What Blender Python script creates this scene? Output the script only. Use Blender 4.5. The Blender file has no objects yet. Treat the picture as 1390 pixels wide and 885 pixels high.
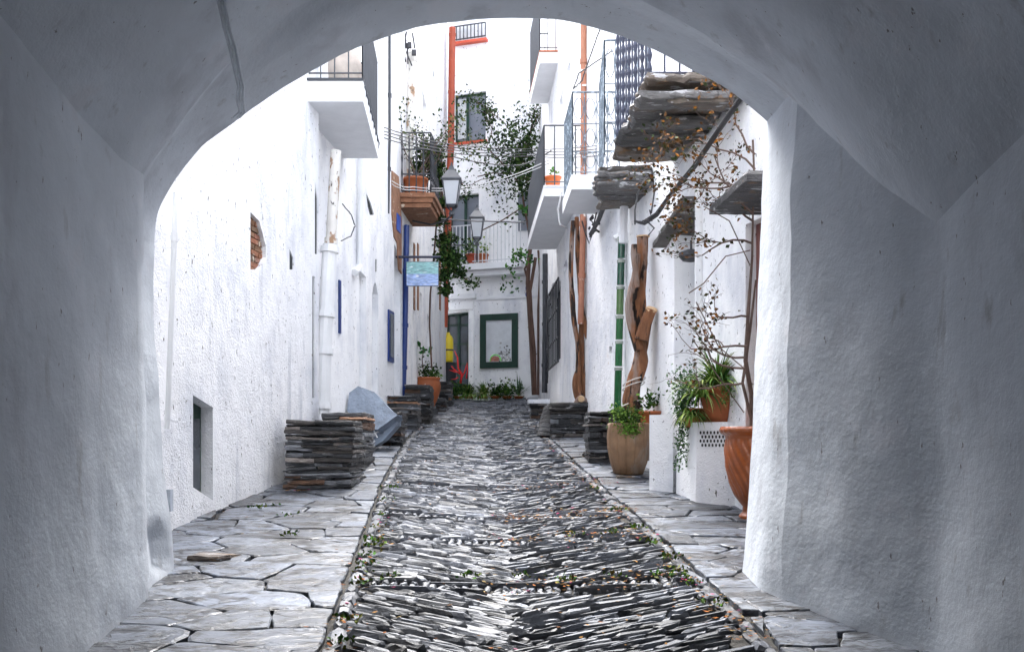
import bpy, math, random
from mathutils import Vector, noise
from mathutils.geometry import tessellate_polygon
random.seed(7)
R = random.uniform
F, CX, HY, EYE = 1300.0, 695.0, 600.0, 1.6
SL = 0.11
COL = bpy.context.scene.collection
def gz(y): return SL*y if y < 26 else SL*26
def P(px, py, d): return Vector(((px-CX)/F*d, d, EYE+(HY-py)/F*d))
def lerp(a, b, t): return a+(b-a)*t
def tab(T, y):
    if y <= T[0][0]: return T[0][1]
    for (a, va), (b, vb) in zip(T, T[1:]):
        if y <= b: return va+(vb-va)*(y-a)/(b-a)
    return T[-1][1]

# ------------------------------------------------------------------ scene graph helpers
ORIG = {}
def setp(o, label=None, cat=None, group=None, kind=None):
    if label: o['label'] = label
    if cat: o['category'] = cat
    if group: o['group'] = group
    if kind: o['kind'] = kind
def thing(name, loc, label, cat, group=None):
    o = bpy.data.objects.new(name, None); COL.objects.link(o)
    o.empty_display_size = .1
    o.location = loc; ORIG[o] = Vector(loc); setp(o, label, cat, group); return o

class MB:
    def __init__(s): s.v = []; s.f = []; s.c = []; s.m = []
    def add(s, vs, fs, col=(1, 1, 1), mi=0):
        b = len(s.v); s.v += [Vector(v) for v in vs]
        for f in fs: s.f.append([b+i for i in f]); s.c.append(col); s.m.append(mi)
    def hexa(s, a, col=(1, 1, 1), mi=0):     # 8 points: bottom ring 0-3, top ring 4-7
        s.add(a, [(3, 2, 1, 0), (4, 5, 6, 7), (0, 1, 5, 4), (1, 2, 6, 5), (2, 3, 7, 6), (3, 0, 4, 7)], col, mi)
    def box(s, c, sz, rz=0, col=(1, 1, 1), mi=0):
        c = Vector(c); ca, sa = math.cos(rz), math.sin(rz); q = []
        for z in (-.5, .5):
            for x, y in ((-.5, -.5), (.5, -.5), (.5, .5), (-.5, .5)):
                X, Y = x*sz[0], y*sz[1]; q.append(c+Vector((X*ca-Y*sa, X*sa+Y*ca, z*sz[2])))
        s.hexa(q, col, mi)
    def prism(s, pts, vec, col=(1, 1, 1), mi=0):   # closed polygon swept by vec
        pts = [Vector(p) for p in pts]; n = len(pts); vec = Vector(vec)
        tri = tessellate_polygon([pts])
        s.add(pts+[p+vec for p in pts], [tuple(t) for t in tri]+[tuple(i+n for i in reversed(t)) for t in tri]+[(i, (i+1) % n, (i+1) % n+n, i+n) for i in range(n)], col, mi)
    def tube(s, path, rad, n=8, col=(1, 1, 1), cap=True, mi=0, lump=0):
        path = [Vector(p) for p in path]; rings = []
        if not isinstance(rad, (list, tuple)): rad = [rad]*len(path)
        ref = Vector((0, 0, 1))
        d0 = (path[1]-path[0]).normalized()
        if abs(d0.z) > .9: ref = Vector((1, 0, 0))
        for i, p in enumerate(path):
            d = (path[min(i+1, len(path)-1)]-path[max(i-1, 0)]).normalized()
            u = d.cross(ref)
            if u.length < 1e-4: u = d.cross(Vector((0, 1, 0)))
            u.normalize(); w = d.cross(u).normalized(); ref = w.cross(d) if False else ref
            r = rad[i]
            rings.append([p+(u*math.cos(2*math.pi*k/n)+w*math.sin(2*math.pi*k/n))*r*(1+(R(-lump, lump) if lump else 0)) for k in range(n)])
        vs = [v for r_ in rings for v in r_]; fs = []
        for i in range(len(path)-1):
            for k in range(n): fs.append((i*n+k, i*n+(k+1) % n, (i+1)*n+(k+1) % n, (i+1)*n+k))
        if cap: fs += [tuple(range(n-1, -1, -1)), tuple((len(path)-1)*n+k for k in range(n))]
        s.add(vs, fs, col, mi)
    def lathe(s, c, prof, n=32, col=(1, 1, 1), mi=0, mod=None):
        c = Vector(c); vs = []; fs = []
        for i, (r, z) in enumerate(prof):
            for k in range(n):
                a = 2*math.pi*k/n; rr = r*(mod(a, i, z) if mod else 1)
                vs.append(c+Vector((rr*math.cos(a), rr*math.sin(a), z)))
        for i in range(len(prof)-1):
            for k in range(n): fs.append((i*n+k, i*n+(k+1) % n, (i+1)*n+(k+1) % n, (i+1)*n+k))
        fs.append(tuple(range(n-1, -1, -1)))
        s.add(vs, fs, col, mi)
    def build(s, name, mat, parent=None, base=None, smooth=False, label=None, cat=None, group=None, kind=None):
        if parent is not None: o0 = ORIG[parent]
        else: o0 = Vector(base) if base is not None else Vector((0, 0, 0))
        me = bpy.data.meshes.new(name)
        me.from_pydata([tuple(v-o0) for v in s.v], [], s.f)
        for m in (mat if isinstance(mat, (list, tuple)) else [mat]): me.materials.append(m)
        at = me.color_attributes.new('Tint', 'FLOAT_COLOR', 'CORNER')
        buf = []; mis = []
        for p, c, m in zip(me.polygons, s.c, s.m):
            buf += [c[0], c[1], c[2], 1.0]*p.loop_total; mis.append(m)
        at.data.foreach_set('color', buf); me.polygons.foreach_set('material_index', mis)
        if smooth: me.polygons.foreach_set('use_smooth', [True]*len(s.f))
        me.update()
        o = bpy.data.objects.new(name, me); COL.objects.link(o)
        if parent is not None: o.parent = parent
        else: o.location = o0
        ORIG[o] = o0; setp(o, label, cat, group, kind); return o

# ------------------------------------------------------------------ materials
def mat(name, col, rough=.7, tint=False, nscale=6, nvar=.15, bump=.0, bscale=30, stretch=(1, 1, 1), spots=None, metal=0, coat=0, spec=.5, bdist=.02, bump2=0, b2scale=4):
    m = bpy.data.materials.new(name); m.use_nodes = True; nt = m.node_tree; N = nt.nodes; L = nt.links
    b = N['Principled BSDF']; b.inputs['Roughness'].default_value = rough; b.inputs['Metallic'].default_value = metal
    b.inputs['Specular IOR Level'].default_value = spec; b.inputs['Coat Weight'].default_value = coat
    tc = N.new('ShaderNodeTexCoord'); mp = N.new('ShaderNodeMapping'); mp.inputs['Scale'].default_value = stretch
    L.new(tc.outputs['Object'], mp.inputs[0])
    n1 = N.new('ShaderNodeTexNoise'); n1.inputs['Scale'].default_value = nscale; n1.inputs['Detail'].default_value = 8; n1.inputs['Roughness'].default_value = .65
    L.new(mp.outputs[0], n1.inputs['Vector'])
    r = N.new('ShaderNodeMapRange'); r.inputs[1].default_value = .3; r.inputs[2].default_value = .7; r.inputs[3].default_value = 1-nvar; r.inputs[4].default_value = 1+nvar
    L.new(n1.outputs['Fac'], r.inputs[0])
    mul = N.new('ShaderNodeMix'); mul.data_type = 'RGBA'; mul.blend_type = 'MULTIPLY'; mul.inputs[0].default_value = 1
    L.new(r.outputs[0], mul.inputs[7])
    if tint:
        a = N.new('ShaderNodeAttribute'); a.attribute_name = 'Tint'
        m2 = N.new('ShaderNodeMix'); m2.data_type = 'RGBA'; m2.blend_type = 'MULTIPLY'; m2.inputs[0].default_value = 1
        m2.inputs[6].default_value = (*col, 1); L.new(a.outputs['Color'], m2.inputs[7]); L.new(m2.outputs[2], mul.inputs[6])
    else: mul.inputs[6].default_value = (*col, 1)
    out = mul.outputs[2]
    if spots:   # (colour, scale, threshold, softness): peeled paint and stains
        for sc_, scale, th, so, st in spots:
            mp2 = N.new('ShaderNodeMapping'); mp2.inputs['Scale'].default_value = st; L.new(tc.outputs['Object'], mp2.inputs[0])
            n2 = N.new('ShaderNodeTexNoise'); n2.inputs['Scale'].default_value = scale; n2.inputs['Detail'].default_value = 6; n2.inputs['Roughness'].default_value = .6
            L.new(mp2.outputs[0], n2.inputs['Vector'])
            r2 = N.new('ShaderNodeMapRange'); r2.inputs[1].default_value = th; r2.inputs[2].default_value = th+so; L.new(n2.outputs['Fac'], r2.inputs[0])
            mx = N.new('ShaderNodeMix'); mx.data_type = 'RGBA'; L.new(r2.outputs[0], mx.inputs[0]); L.new(out, mx.inputs[6]); mx.inputs[7].default_value = (*sc_, 1); out = mx.outputs[2]
    L.new(out, b.inputs['Base Color'])
    prev = None
    for st, sc_ in ((bump, bscale), (bump2, b2scale)):
        if st:
            nb = N.new('ShaderNodeTexNoise'); nb.inputs['Scale'].default_value = sc_; nb.inputs['Detail'].default_value = 7; nb.inputs['Roughness'].default_value = .6
            L.new(mp.outputs[0], nb.inputs['Vector'])
            bp = N.new('ShaderNodeBump'); bp.inputs['Strength'].default_value = st; bp.inputs['Distance'].default_value = bdist if sc_ > 10 else bdist*4
            L.new(nb.outputs['Fac'], bp.inputs['Height'])
            if prev: L.new(prev.outputs[0], bp.inputs['Normal'])
            prev = bp
    if prev: L.new(prev.outputs[0], b.inputs['Normal'])
    return m
DIRT = ((.45, .40, .33), 9, .72, .03, (1, 1, .35))
CHIP = ((.12, .11, .10), 26, .65, .02, (1, 1, .5))
GREY = ((.60, .62, .67), 1.8, .48, .22, (1, 1, .6))
DRIP = ((.63, .645, .68), 2.4, .56, .10, (2.2, 2.2, .25))
M = {}
M['stucco'] = mat('white_stucco', (.85, .855, .865), .85, nscale=3, nvar=.03, bump=.5, bscale=55, bump2=.35, b2scale=3, spots=[GREY, CHIP])
M['stucco_rough'] = mat('rough_white_stucco', (.84, .845, .86), .9, nscale=3, nvar=.04, bump=.7, bscale=48, bump2=.4, b2scale=4, spots=[GREY, DRIP, DIRT, CHIP])
M['stucco_worn'] = mat('worn_white_stucco', (.83, .83, .84), .9, nscale=3, nvar=.05, bump=.8, bscale=30, bump2=.5, b2scale=3, spots=[GREY, ((.5, .36, .22), 5, .68, .04, (1, 1, .5)), CHIP])
M['plaster'] = mat('shade_toned_limewash', (.53, .565, .61), .85, nscale=1.3, nvar=.12, bump=.13, bscale=60, bump2=.25, b2scale=2.2, spots=[((.42, .44, .48), 1.6, .54, .16, (1.5, 1.5, .6)), ((.38, .39, .41), 6, .62, .10, (1.2, 1.2, .35)), ((.56, .58, .62), 2.6, .58, .08, (1, 1, 1)), ((.20, .19, .19), 24, .68, .02, (1, 1, .4))], bdist=.025)  # white limewash, with the passage's bluish shade put into its base colour
M['soffit'] = mat('painted_concrete', (.74, .75, .77), .8, nscale=4, nvar=.06, bump=.3, bscale=40, spots=[((.45, .34, .24), 4, .7, .06, (1, 1, 1))])
M['slate'] = mat('slate', (.085, .087, .092), .45, tint=True, nscale=7, nvar=.6, bump=1, bscale=22, stretch=(1, 1, 5), bdist=.03, spots=[((.33, .33, .34), 5, .62, .04, (1, 1, 4)), ((.13, .08, .05), 3, .68, .05, (1, 1, 4))])
M['cobble'] = mat('slate_on_edge', (.12, .128, .145), .5, spec=.35, tint=True, nscale=14, nvar=.4, bump=.6, bscale=60, bdist=.006)
M['flag'] = mat('slate_flagstone', (.30, .32, .36), .36, tint=True, nscale=3.2, nvar=.3, bump=.7, bscale=7, stretch=(.8, 3.4, 1), bdist=.02, spots=[((.10, .10, .115), 3.4, .55, .05, (.7, 4.5, 1)), ((.05, .05, .055), 5, .66, .02, (.5, 6, 1))])
def flagmat(name, base, dark, line, sc=1.0, rough=.4):
    m = mat(name, base, rough, tint=True, nscale=4, nvar=.45, stretch=(1.0, 1.2, 1))
    nt = m.node_tree; N = nt.nodes; L = nt.links; b = N['Principled BSDF']; src = b.inputs['Base Color'].links[0].from_socket
    tc = N.new('ShaderNodeTexCoord'); mp = N.new('ShaderNodeMapping'); mp.inputs['Scale'].default_value = (1.0*sc, 2.2*sc, 1); L.new(tc.outputs['Object'], mp.inputs[0])
    hsum = None; out = src
    for scale, wd, wt in ((1.7, .03, 1), (4.2, .045, .85), (10, .05, .6)):
        n = N.new('ShaderNodeTexNoise'); n.inputs['Scale'].default_value = scale; n.inputs['Detail'].default_value = 6; n.inputs['Roughness'].default_value = .62; n.inputs['Distortion'].default_value = .6; L.new(mp.outputs[0], n.inputs['Vector'])
        s1_ = N.new('ShaderNodeMath'); s1_.operation = 'SUBTRACT'; L.new(n.outputs['Fac'], s1_.inputs[0]); s1_.inputs[1].default_value = .5
        ab = N.new('ShaderNodeMath'); ab.operation = 'ABSOLUTE'; L.new(s1_.outputs[0], ab.inputs[0])
        mr_ = N.new('ShaderNodeMapRange'); mr_.inputs[1].default_value = wd*.25; mr_.inputs[2].default_value = wd; mr_.inputs[3].default_value = wt; mr_.inputs[4].default_value = 0; L.new(ab.outputs[0], mr_.inputs[0])
        # break the lines up
        n2 = N.new('ShaderNodeTexNoise'); n2.inputs['Scale'].default_value = scale*1.3; n2.inputs['Detail'].default_value = 3; L.new(tc.outputs['Object'], n2.inputs['Vector'])
        m2 = N.new('ShaderNodeMapRange'); m2.inputs[1].default_value = .42; m2.inputs[2].default_value = .52; L.new(n2.outputs['Fac'], m2.inputs[0])
        mu = N.new('ShaderNodeMath'); mu.operation = 'MULTIPLY'; L.new(mr_.outputs[0], mu.inputs[0]); L.new(m2.outputs[0], mu.inputs[1])
        mx = N.new('ShaderNodeMix'); mx.data_type = 'RGBA'; L.new(mu.outputs[0], mx.inputs[0]); L.new(out, mx.inputs[6]); mx.inputs[7].default_value = (*dark, 1); out = mx.outputs[2]
        st = N.new('ShaderNodeMapRange'); st.inputs[1].default_value = .47; st.inputs[2].default_value = .53; st.inputs[3].default_value = 0; st.inputs[4].default_value = wt; L.new(n.outputs['Fac'], st.inputs[0])
        if hsum is None: hsum = st.outputs[0]
        else:
            ad = N.new('ShaderNodeMath'); ad.operation = 'ADD'; L.new(hsum, ad.inputs[0]); L.new(st.outputs[0], ad.inputs[1]); hsum = ad.outputs[0]
    L.new(out, b.inputs['Base Color'])
    bp = N.new('ShaderNodeBump'); bp.inputs['Strength'].default_value = .6; bp.inputs['Distance'].default_value = .008; L.new(hsum, bp.inputs['Height'])
    nf = N.new('ShaderNodeTexNoise'); nf.inputs['Scale'].default_value = 45; nf.inputs['Detail'].default_value = 5; L.new(tc.outputs['Object'], nf.inputs['Vector'])
    bp2 = N.new('ShaderNodeBump'); bp2.inputs['Strength'].default_value = .5; bp2.inputs['Distance'].default_value = .004; L.new(nf.outputs['Fac'], bp2.inputs['Height']); L.new(bp.outputs[0], bp2.inputs['Normal']); L.new(bp2.outputs[0], b.inputs['Normal'])
    return m
M['flag'] = flagmat('slate_flagstone', (.105, .118, .142), (.008, .008, .010), 1, .42)
M['rust_slate'] = mat('weathered_slate', (.088, .086, .085), .55, tint=True, nscale=6, nvar=.5, bump=.9, bscale=18, stretch=(1, 3, 3), spots=[((.15, .085, .04), 3.5, .60, .06, (1, 3, 3)), ((.36, .36, .37), 5, .60, .03, (1, 3, 3))])
M['blueslab'] = mat('blue_slate_slab', (.17, .21, .27), .5, nscale=5, nvar=.4, bump=.6, bscale=14, spots=[((.5, .53, .56), 7, .66, .05, (1, 1, 1))])
M['soil'] = mat('dark_soil', (.035, .033, .03), .95, nscale=20, nvar=.4, bump=.8, bscale=40)
M['ground'] = mat('earth', (.05, .048, .045), .95, nscale=8, nvar=.3)
M['terracotta'] = mat('terracotta', (.36, .10, .03), .6, nscale=8, nvar=.2, bump=.2, bscale=50, spots=[((.5, .38, .3), 5, .66, .06, (1, 1, 1))])
M['terra_glaze'] = mat('glazed_terracotta', (.28, .068, .012), .28, nscale=5, nvar=.25, coat=.4, spots=[((.55, .3, .17), 7, .66, .05, (1, 1, .5))])
M['pot_tan'] = mat('weathered_clay', (.22, .13, .07), .7, nscale=5, nvar=.3, bump=.35, bscale=40, spots=[((.34, .30, .26), 4, .55, .2, (1, 1, .5))])
M['redpipe'] = mat('clay_pipe', (.33, .055, .02), .55, nscale=5, nvar=.2, spots=[((.6, .5, .45), 6, .66, .04, (1, 1, 1))])
M['orangepipe'] = mat('orange_clay_pipe', (.34, .14, .08), .6, nscale=5, nvar=.2, spots=[((.7, .65, .6), 5, .6, .05, (1, 1, 1))])
M['bluepipe'] = mat('blue_paint', (.006, .03, .16), .35, nvar=.12)
M['whitepipe'] = mat('white_pipe', (.74, .75, .76), .5, nscale=5, nvar=.06, spots=[((.4, .33, .26), 8, .70, .03, (1, 1, .6))])
M['cream'] = mat('cream_pipe', (.66, .64, .60), .6, nvar=.1, spots=[((.32, .20, .12), 7, .55, .04, (1, 1, .5)), ((.05, .045, .04), 14, .62, .02, (1, 1, .5))])
M['greenglaze'] = mat('green_glazed_tile', (.38, .38, .38), .25, tint=True, nscale=9, nvar=.3, spots=[((.55, .6, .5), 9, .70, .04, (1, 1, .6))])
M['iron'] = mat('dark_iron', (.03, .034, .042), .5, nvar=.2)
M['navy'] = mat('navy_iron', (.014, .019, .045), .4, nvar=.2)
M['paleblue'] = mat('pale_blue_iron', (.10, .13, .16), .55, nscale=20, nvar=.3, spots=[((.35, .42, .48), 12, .55, .05, (1, 1, 1))])
M['greyiron'] = mat('grey_iron', (.045, .05, .06), .5, nvar=.2)
M['whiteiron'] = mat('white_iron', (.6, .62, .64), .5)
M['green'] = mat('dark_green_paint', (.003, .032, .020), .45, nvar=.2)
M['glass'] = mat('window_glass', (.05, .06, .075), .12, nscale=1.5, nvar=.4, spec=.8)
M['pane'] = mat('grey_blind', (.16, .18, .215), .45, nvar=.08)
M['lampglass'] = mat('frosted_glass', (.40, .42, .45), .3, nvar=.05)
M['curtain'] = mat('white_curtain', (.5, .52, .54), .8, stretch=(12, 12, .3), nvar=.1)
M['dark'] = mat('dark_interior', (.02, .022, .024), .8)
M['brick'] = mat('old_brick', (.26, .13, .075), .85, tint=True, nscale=9, nvar=.35, bump=.7, bscale=30, spots=[((.6, .52, .42), 6, .62, .06, (1, 1, 1))])
M['redpaint'] = mat('red_paint', (.5, .07, .03), .5)
M['yellow'] = mat('yellow_paint', (.75, .58, .02), .35, nvar=.1)
M['coral'] = mat('red_coral', (.75, .02, .02), .5)
M['bark'] = mat('bark', (.21, .088, .038), .85, nscale=9, nvar=.5, bump=1, bscale=22, stretch=(1, 1, .22), bdist=.05, spots=[((.27, .21, .18), 3, .50, .10, (1, 1, .3)), ((.022, .013, .009), 11, .54, .04, (1, 1, .2))])
M['darkbark'] = mat('dark_bark', (.10, .055, .04), .85, nscale=9, nvar=.4, bump=.9, bscale=35, stretch=(1, 1, .25))
M['twig'] = mat('twig', (.12, .08, .065), .85, nvar=.4)
M['cutwood'] = mat('cut_wood', (.62, .42, .24), .7, nvar=.2)
M['leaf'] = mat('leaf', (1, 1, 1), .8, tint=True, nscale=4, nvar=.2, spec=.15)
M['cable'] = mat('cable', (.04, .04, .045), .6)
M['paintcable'] = mat('painted_cable', (.52, .55, .60), .7, nvar=.15)
M['ltcable'] = mat('pale_cable', (.5, .5, .5), .6)
M['roof'] = mat('roof_tile', (.35, .15, .09), .8)
M['paper'] = mat('display_paper', (.60, .63, .66), .6, nscale=2.5, nvar=.15)
M['tileblue'] = mat('blue_tile', (.03, .09, .42), .3)
M['plastic'] = mat('grey_plastic', (.42, .46, .52), .5)
M['rope'] = mat('rope', (.5, .47, .44), .8)
def signmat():
    m = mat('painted_sign', (1, 1, 1), .45, tint=True, nscale=9, nvar=.45, stretch=(1, 1, 3), spots=[((.65, .7, .72), 7, .58, .08, (1, 1, 4))]); return m
M['sign'] = signmat()

# ------------------------------------------------------------------ ground tables
TL = [(-8, -.95), (4.86, -.95), (10.25, -1.38), (14.5, -1.62), (19.25, -1.68), (25, -1.64), (27, -1.64)]
TR = [(-8, 1.45), (5.16, 1.33), (6.45, 1.24), (8.56, 1.086), (11.4, .83), (15.6, .54), (23.6, .36), (27, .35)]
TC = [(-8, .1), (5, .08), (10, -.12), (16, -.48), (25, -.66), (27, -.66)]
TWL = [(-8, -2.2), (4.86, -2.12), (6.25, -2.22), (6.6, -3.0), (7.85, -2.8), (10.5, -2.46), (11.6, -2.34), (11.7, -2.5), (14, -2.3), (17.4, -2.03), (24.6, -1.66), (27, -1.66)]
TWR = [(-8, 2.3), (4.0, 2.3), (4.86, 2.07), (5.75, 1.62), (6.47, 1.55), (6.55, 2.3), (8, 2.15), (12.6, 1.5), (16, 1.06), (20, .84), (24.6, .7), (27, .7)]
def lane_z(x, y):
    l, r, c = tab(TL, y), tab(TR, y), tab(TC, y)
    u = (x-c)/(c-l) if x < c else (x-c)/(r-c)
    return gz(y)-.085*max(0, 1-abs(u)**1.3)-.005

# ground sheet
g = MB()
ys = [-60, -20, -8]+[i*.5-7 for i in range(0, 66)]+[26.5, 40, 90]
vs = []; xs = [-60, -20, -8]+[-4+i*.5 for i in range(17)]+[8, 20, 60]
for y in ys:
    for x in xs: vs.append((x, y, gz(y)-.13))
fs = [(j*len(xs)+i, j*len(xs)+i+1, (j+1)*len(xs)+i+1, (j+1)*len(xs)+i) for j in range(len(ys)-1) for i in range(len(xs)-1)]
g.add(vs, fs); g.build('ground', M['ground'], kind='structure')

def stone(mb, c, dirv, ln, th, h, col, tilt=0, depth=.06):
    """one slate set on edge: lens outline, rounded ridge"""
    c = Vector(c); u = Vector((dirv[0], dirv[1], 0)).normalized(); w = Vector((-u.y, u.x, 0))
    out = [(-.5, 0), (-.38, -.42), (0, -.5), (.36, -.44), (.5, .05), (.3, .46), (-.05, .5), (-.36, .42)]
    vs = []
    up = Vector((u.x*0, 0, 0)); sl = SL*u.y
    for lv, (sc, zz) in enumerate(((1, -depth), (1.0, h*.45), (.62, h))):
        for a, b in out:
            j = R(-.06, .06)
            p = c+u*(a*ln*(sc if lv < 2 else .86))+w*(b*th*sc*(1+j)+tilt*(zz+depth))
            p.z = c.z+zz+a*ln*sl+(R(-.25, .25)*h if lv == 2 else 0)
            vs.append(p)
    n = 8
    fs = [(l*n+k, l*n+(k+1) % n, (l+1)*n+(k+1) % n, (l+1)*n+k) for l in range(2) for k in range(n)]+[tuple(2*n+k for k in range(n))]
    mb.add(vs, fs, col)

def greyc(a, b):
    v = R(a, b); t = R(-.04, .05); return (v*(1-t*.5), v, v*(1+t))
lane = MB()
bands = [(1.0, .2), (3.9, .2), (6.32, .22), (7.75, .20), (8.75, .22), (10.5, .2), (12.6, .2), (15.0, .2), (17.6, .25), (20.6, .25), (23.4, .25)]
def inband(y): return any(abs(y-b) < w*.5 for b, w in bands)
Y0, Y1 = -1.0, 24.9
for side in (0, 1):
    ang = math.radians(32 if side == 0 else 36)
    for si in range(len(bands)+1):
        ya = bands[si-1][0]+bands[si-1][1]*.5 if si else Y0
        yb = bands[si][0]-bands[si][1]*.5 if si < len(bands) else Y1
        ang = math.radians(R(27, 36) if side == 0 else R(30, 40))
        u = Vector((math.cos(ang), -math.sin(ang) if side == 0 else math.sin(ang)))
        w = Vector((-u.y, u.x)) if u.y < 0 else Vector((-u.y, u.x))
        mid = Vector((-.45 if side == 0 else .5, (ya+yb)/2))
        pitch = .038 if yb < 12 else (.05 if yb < 18 else .065)
        k = -3.2
        while k < 3.2:
            th = pitch*R(.75, 1.3); k += th
            q = -3.0+R(0, .3)
            while q < 3.0:
                ln = R(.13, .36)*(1 if yb < 12 else 1.1)
                c = mid+u*(q+ln/2)+w*(k+R(-.01, .01)); q += ln*.97
                x, y = c
                if y < ya+.015 or y > yb-.015: continue
                l, r, cc = tab(TL, y)+.09, tab(TR, y)-.09, tab(TC, y)
                if side == 0 and not (l+.04 < x < cc+.02): continue
                if side == 1 and not (cc-.02 < x < r-.04): continue
                big = R(0, 1) > .965
                a = ang+R(-.09, .09)
                uu = (math.cos(a), -math.sin(a)) if side == 0 else (math.cos(a), math.sin(a))
                h = R(.010, .036)
                stone(lane, (x, y, lane_z(x, y)), uu, ln*1.02, th*(.96 if not big else 1.8), h*(.6 if big else 1), greyc(.45, 1.35) if R(0, 1) > .2 else greyc(.22, .45), tilt=R(-.55, -.1)*(1 if side == 0 else -1)*-1)
for b, w in bands:      # cross courses: long edge slates with pebbles between
    if b < Y0: continue
    for off in (-w*.5, w*.5):
        x = tab(TL, b)+.1
        while x < tab(TR, b)-.1:
            ln = min(R(.25, .7), tab(TR, b)-.05-x); yy = b+off+R(-.012, .012)+.04*math.sin(x*2)
            stone(lane, (x+ln/2, yy, lane_z(x+ln/2, yy)), (1, R(-.05, .05)), ln, .03, R(.025, .045), greyc(.4, 1.2)); x += ln*.98
    x = tab(TL, b)+.1
    while x < tab(TR, b)-.1:
        for row in range(3):
            yy = b+w*.28*(row-1)+R(-.015, .015)
            a = R(.8, 2.3); s_ = R(.05, .1)
            stone(lane, (x+R(-.01, .01), yy, lane_z(x, yy)-.005), (math.cos(a), math.sin(a)), s_, R(.03, .055), R(.012, .028), greyc(.5, 1.3))
        x += R(.05, .075)
# gutter stones along the centre
y = Y0
while y < Y1:
    x = tab(TC, y)+R(-.03, .03); stone(lane, (x, y, lane_z(x, y)-.01), (R(-.5, .5), 1), R(.1, .2), R(.06, .1), R(.015, .03), greyc(.5, 1.5)); y += R(.08, .16)
lane.build('lane', M['cobble'], kind='structure')
# lane bed
bed = MB(); n = 10; vs = []; rows = [Y0-7+i*.25 for i in range(132)]
for y in rows:
    l, r = tab(TL, y)-.1, tab(TR, y)+.1
    for i in range(n+1):
        x = lerp(l, r, i/n); vs.append((x, y, lane_z(x, y)-.012))
bed.add(vs, [(j*(n+1)+i, j*(n+1)+i+1, (j+1)*(n+1)+i+1, (j+1)*(n+1)+i) for j in range(len(rows)-1) for i in range(n)])
bed.build('lane_bed', M['soil'], kind='structure')

# kerb rows of small stones
kerb = MB()
for T, sg in ((TL, 1), (TR, -1)):
    y = Y0
    while y < 25.1:
        ln = R(.09, .24)
        x = tab(T, y)+sg*R(.02, .045)
        dx = tab(T, y+.2)-tab(T, y)
        stone(kerb, (x, y+ln/2, gz(y)-.012), (dx/.2, 1), ln, R(.07, .11), R(.02, .045), greyc(.3, 1.0)); 
        if R(0, 1) > .4: stone(kerb, (x+sg*.07, y+R(0, .1), gz(y)-.03), (R(-1, 1), 1), R(.05, .1), R(.04, .06), R(.01, .03), greyc(.25, 1.0))
        y += ln*.95
kerb.build('kerb', M['cobble'], kind='structure')

# flagstone pavements
def slab(mb, poly, z_of, lift, th, col, inset=.006):
    cx = sum(p[0] for p in poly)/len(poly); cy = sum(p[1] for p in poly)/len(poly)
    pts = []; n0 = len(poly)
    tx, ty = R(-.01, .01), R(-.012, .012)
    for i in range(n0):
        a = Vector(poly[i]); b = Vector(poly[(i+1) % n0]); L_ = (b-a).length
        k = max(2, min(9, int(L_/.07)))
        nrm = Vector((-(b-a).y, (b-a).x)).normalized()
        for j in range(k):
            t = j/k; p = a.lerp(b, t)
            wob = (noise.noise(Vector((p.x*7, p.y*7, 3.1)))*.022+noise.noise(Vector((p.x*25, p.y*25, 1)))*.008)
            p = p+nrm*(wob if j else wob*.3)
            d = Vector((cx, cy))-p; dl = d.length
            p = p+d/dl*inset
            if j == 0: p = p+(Vector((cx, cy))-p)*R(.008, .05)
            pts.append(p)
    n = len(pts); vs = []
    for sc, zz in ((1, -.06), (1, th*.55), (.965, th)):
        for p in pts:
            q = Vector((cx+(p.x-cx)*sc, cy+(p.y-cy)*sc))
            vs.append((q.x, q.y, z_of(q.x, q.y)+zz+lift+(q.x-cx)*tx+(q.y-cy)*ty+ (noise.noise(Vector((q.x*3, q.y*6, 0)))*.008)))
    vs.append((cx, cy, z_of(cx, cy)+th+lift))
    fs = [(l*n+k, l*n+(k+1) % n, (l+1)*n+(k+1) % n, (l+1)*n+k) for l in range(2) for k in range(n)]+[(2*n+k, 2*n+(k+1) % n, 3*n) for k in range(n)]
    mb.add(vs, fs, col)
def clip(poly, px, py, nx, ny):
    """keep the part of poly where (p-P).n <= 0"""
    out = []
    for (ax, ay), (bx, by) in zip(poly, poly[1:]+poly[:1]):
        da = (ax-px)*nx+(ay-py)*ny; db = (bx-px)*nx+(by-py)*ny
        if da <= 0: out.append((ax, ay))
        if da*db < 0: t = da/(da-db); out.append((ax+(bx-ax)*t, ay+(by-ay)*t))
    return out
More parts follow.
